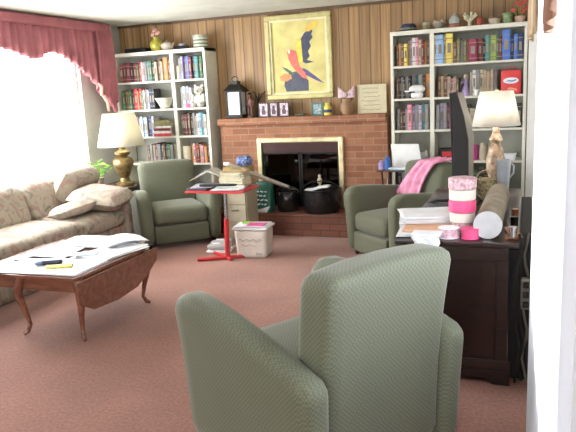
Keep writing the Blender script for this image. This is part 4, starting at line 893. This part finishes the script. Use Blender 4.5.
# ---------------- desk ----------------
t = thing('writing_desk', 'dark espresso wood desk against the right wall', 'desk', (-.33, 4.08, 0))
y0, y1 = -.84, .84
obj('desktop', rbox(B(), (-.0, 0, .745), (.62, 2*.86, .03), .008, 6), DARKW, t)
for ya, yb in ((y0, y0+.03), (y1-.03, y1)):
    b = B(); bx(b, -.27, .26, ya, yb, .03, .73); o = obj('end_panel', b, DARKW, t, smooth=False, bevel=.004)
b = B()
for a in ((-.285, .275, .03, .13), (-.27, .26, .66, .73), (-.27, -.21, .13, .66), (.20, .26, .13, .66)): bx(b, a[0], a[1], y0-.012, y0-.0005, a[2], a[3])
obj('panel_moulding', b, DARKW, t, smooth=False, bevel=.004)
b = prism(B(), [(-.285, 0), (-.20, 0), (-.17, .03), (.16, .03), (.19, 0), (.275, 0), (.275, .075), (-.285, .075)], y0-.024, y0-.0125); obj('foot_rail', b, DARKW, t, smooth=False, bevel=.003)
obj('back_board', bx(B(), .24, .255, y0+.03, y1-.03, .06, .73), DARKW, t, smooth=False)
obj('gap_shade_filler', bx(B(), .262, .375, -.76, y1, 0, .70), BLACKP, t, smooth=False)  # added dark block standing in for the shade between desk and wall
for ya in (y0+.03, .36):
    bod = obj('pedestal', bx(B(), -.25, .24, ya, ya+.42, .06, .728), DARKW, t, smooth=False)
    for k in range(3):
        d = obj('drawer', bx(B(), -.268, -.25, ya+.01, ya+.41, .09+k*.215, .29+k*.215), DARKW, bod, smooth=False, bevel=.003)
DZ = .761
# ribbon roll stack
t = thing('ribbon_roll_stack', 'tall tube of pink and white wrapping bands at desk near end', 'roll', (-.315, 3.45, DZ))
SP = [('pale_band', PINKW, .060, .0, .055), ('white_band', mat('cream_white_band', (.80, .76, .70), .6), .066, .055, .11), ('pink_band', HOTP, .072, .11, .175), ('white_band', mat('cream_white_band', (.80, .76, .70), .6), .070, .175, .235), ('printed_band', PINKW, .074, .235, .295)]
for n, m, r, z0, z1 in SP: obj(n, lathe(B(), [(.015, z0+.001), (r-.004, z0+.001), (r, z0+.005), (r, z1-.005), (r-.004, z1-.001), (.015, z1-.001), (.015, z0+.001)]), m, t)
t = thing('ribbon_spool', 'pink printed ribbon spool on desk left of the hot pink roll', 'ribbon', (-.37, 3.305, DZ))
obj('ribbon', lathe(B(), [(0, .003), (.05, .003), (.05, .05), (0, .05)]), PINKW, t)
for z in (0, .05): obj('flange', lathe(B(), [(0, z), (.055, z), (.055, z+.003), (0, z+.003)]), PAPER, t)
t = thing('ribbon_spool', 'hot pink ribbon roll on desk beside the long tube end', 'ribbon', (-.262, 3.30, DZ))
obj('ribbon', lathe(B(), [(0, .003), (.045, .003), (.045, .05), (0, .05)]), HOTP, t)
for z in (0, .05): obj('flange', lathe(B(), [(0, z), (.048, z), (.048, z+.003), (0, z+.003)]), HOTP, t)
t = thing('cardboard_tube', 'thick tan tube with pale round end lying along the desk', 'tube', (-.175, 3.30, DZ+.072), 0)
TUBM = mat('tan_tube_board', (.30, .25, .19), .7, var=.12)
obj('tube', tube(B(), [(0, 0, 0), (.015, .95, 0)], .068, 32), TUBM, t)
obj('end_cap', tube(B(), [(0, -.012, 0), (0, -.0005, 0)], .071, 32), mat('pale_grey_cap', (.60, .62, .66), .5), t)
# papers on desk left
sheets('lower pile of white papers jutting over desk front corner', (-.50, 3.44, DZ), .15, 5, .30, .30, PAPER, seed=41, spread=.015)
sheets('peach folder between white paper piles on desk', (-.48, 3.43, DZ+.021), .05, 2, .27, .24, mat('peach_folder', (.75, .45, .28), .6), 'folder_pile', .005, 42, .006, 'folder')
sheets('upper pile of curled white papers on desk', (-.51, 3.60, DZ+.034), .25, 7, .30, .28, PAPER, seed=43, spread=.02, th=.006)
t = thing('paper_bag', 'crumpled white paper bag hanging over the front desk corner', 'bag', (-.47, 3.185, .68))
def crum(p, h): k = (p.z+h.z)/(2*h.z); return (p.x*(.72+.28*k)+.006*math.sin(p.z*90), p.y*(.8+.2*k)+.006*math.sin(p.x*80+p.z*60), p.z)
obj('bag', rbox(B(), (0, 0, .055), (.145, .045, .13), .022, 9, crum), PAPER, t)
obj('folded_rim', rbox(B(), (0, .03, .118), (.15, .11, .012), .005, 6), PAPER, t)
# television, seen from its side
t = thing('television', 'dark television on the desk seen from its edge', 'television', (-.385, 4.35, DZ))
TVP = [(-.035, .05), (-.055, .73), (-.025, .735), (.02, .58), (.045, .44), (.05, .07)]
obj('side_panel', prism(B(), TVP, -.27, -.235), BLACKP, t, smooth=False, bevel=.005)
obj('screen_housing', prism(B(), [(-.046, .05), (-.070, .73), (-.056, .73), (-.036, .05)], -.265, .15), BLACKP, t, smooth=False, bevel=.004)
obj('back_casing', prism(B(), [(u, v-.004) for u, v in TVP], -.234, .15), GREYP, t, smooth=False, bevel=.006)  # grey instead of black: light falling on the back is put into the colour
obj('stand_neck', bx(B(), -.03, .02, -.05, .05, .02, .07), BLACKP, t, smooth=False); obj('stand_foot', rbox(B(), (0, 0, .011), (.20, .34, .022), .01, 5), BLACKP, t)
obj('side_logo', bx(B(), -.02, .0, -.273, -.2705, .20, .208), GREYP, t, smooth=False)
# right desk lamp
lamp('table lamp with white shade on the desk near the right wall', (-.20, 4.66, DZ), [(0, 0), (.07, 0), (.07, .02), (.03, .045), (.035, .10), (.06, .17), (.065, .25), (.045, .33), (.03, .355), (.045, .39), (.025, .43), (.02, .50)], mat('peach_ceramic', (.50, .36, .26), .4, var=.3, vscale=30), .485, .235, .16, .11, SHADE2)
t = thing('white_pitcher', 'pale blue white pitcher on the desk in front of the lamp', 'pitcher', (-.14, 4.45, DZ))
obj('body', lathe(B(), [(0, 0), (.03, 0), (.036, .10), (.04, .15), (.045, .22), (.047, .27), (.042, .27), (.036, .15), (0, .13)]), mat('pale_blue_glaze', (.55, .62, .72), .3), t)
obj('handle', tube(B(), [(.042, 0, .25), (.065, 0, .23), (.065, 0, .18), (.038, 0, .15)], .006, 8), mat('pale_blue_glaze', (.55, .62, .72), .3), t)
t = thing('wicker_basket', 'small cream basket on desk between television and pitcher', 'basket', (-.25, 4.46, DZ))
obj('basket', lathe(B(), [(0, 0), (.05, 0), (.065, .10), (.07, .14), (.06, .14), (.045, .02), (0, .02)]), mat('cream_wicker', (.5, .42, .26), .7, var=.3, vscale=60), t)
obj('handle', tube(B(), [(.065*math.cos(a), 0, .13+.07*math.sin(a)) for a in [PI*i/10 for i in range(11)]], .005, 6), mat('cream_wicker', (.5, .42, .26), .7), t)
t = thing('grey_pouch', 'dark grey shoulder bag lying on desk beside paper piles', 'bag', (-.46, 3.93, DZ))
obj('pouch', rbox(B(), (0, 0, .04), (.24, .30, .08), .035, 8, lambda p, h: (p.x, p.y, p.z+.008*math.sin(p.x*30+p.y*22))), mat('dark_grey_cloth', (.11, .11, .12), .7), t)
obj('strap', tube(B(), [(-.10, -.10, .075), (-.04, -.12, .10), (.05, -.06, .095), (.10, .05, .075)], .008, 6), BLACKP, t)
b = B(); 
tube(b, [(-.06, -.12, .012), (.0, -.02, .03), (.03, .04, .012), (.0, .10, .03), (.04, .16, .012)], .010, 8)
solo('power_adapter', rbox(B(), (0, 0, .02), (.05, .10, .04), .012, 6), BLACKP, 'small black power adapter on desk beside the tan tube', 'adapter', (-.245, 3.62, DZ))
sheets('orange brown envelope at the back of desk by the wall', (-.055, 3.42, DZ), .05, 3, .06, .24, mat('rust_envelope', (.42, .16, .06), .6), 'envelope_pile', .003, 51)
for k, (y, m, lab) in enumerate(((3.30, CHROME, 'silver tin at the rear near corner of desk'), (3.62, IRON, 'black tin behind the silver tin at desk rear'), (3.85, mat('rust_glaze', (.35, .13, .07), .4), 'rust coloured tin at the desk rear edge'))):
    t = thing('small_tin', lab, 'tin', (-.052, y+.0, DZ+(.014 if k == 0 else .0))); 
    obj('tin', lathe(B(), [(0, 0), (.02, 0), (.02, .04), (0, .04)], n=16), m, t); obj('lid', lathe(B(), [(0, .04), (.021, .04), (.021, .052), (0, .053)], n=16), m, t)
# cables hanging between desk and wall
random.seed(21)
CM = [BLACKP, BLACKP, GREYP, BLACKP]
for k, lab in enumerate(('black power cable hanging in loops behind the desk, nearest us', 'black thin cable hanging behind the desk, second from us', 'grey cable hanging behind the desk above its plug', 'black cable hanging furthest back behind the desk')):
    y = 3.25+k*.022; x = -.022+.018*k; pts = []
    for i in range(15): z = .80-.79*i/14; pts.append((x+.012*math.sin(i*1.3+k), y+.012*math.sin(i*.9+k*2), max(z, .008)))
    solo('power_cable', tube(B(), pts, .007, 7), CM[k], lab, 'cable', group='cables behind the desk')
t = thing('power_strip', 'grey power strip hanging behind the desk among cables', 'power strip', (.015, 3.24, .42))
obj('body', rbox(B(), (0, 0, .08), (.05, .04, .16), .008, 5), GREYP, t)
for z in (.03, .08, .13): obj('plug', rbox(B(), (0, -.028, z), (.03, .03, .028), .006, 4), BLACKP, t)
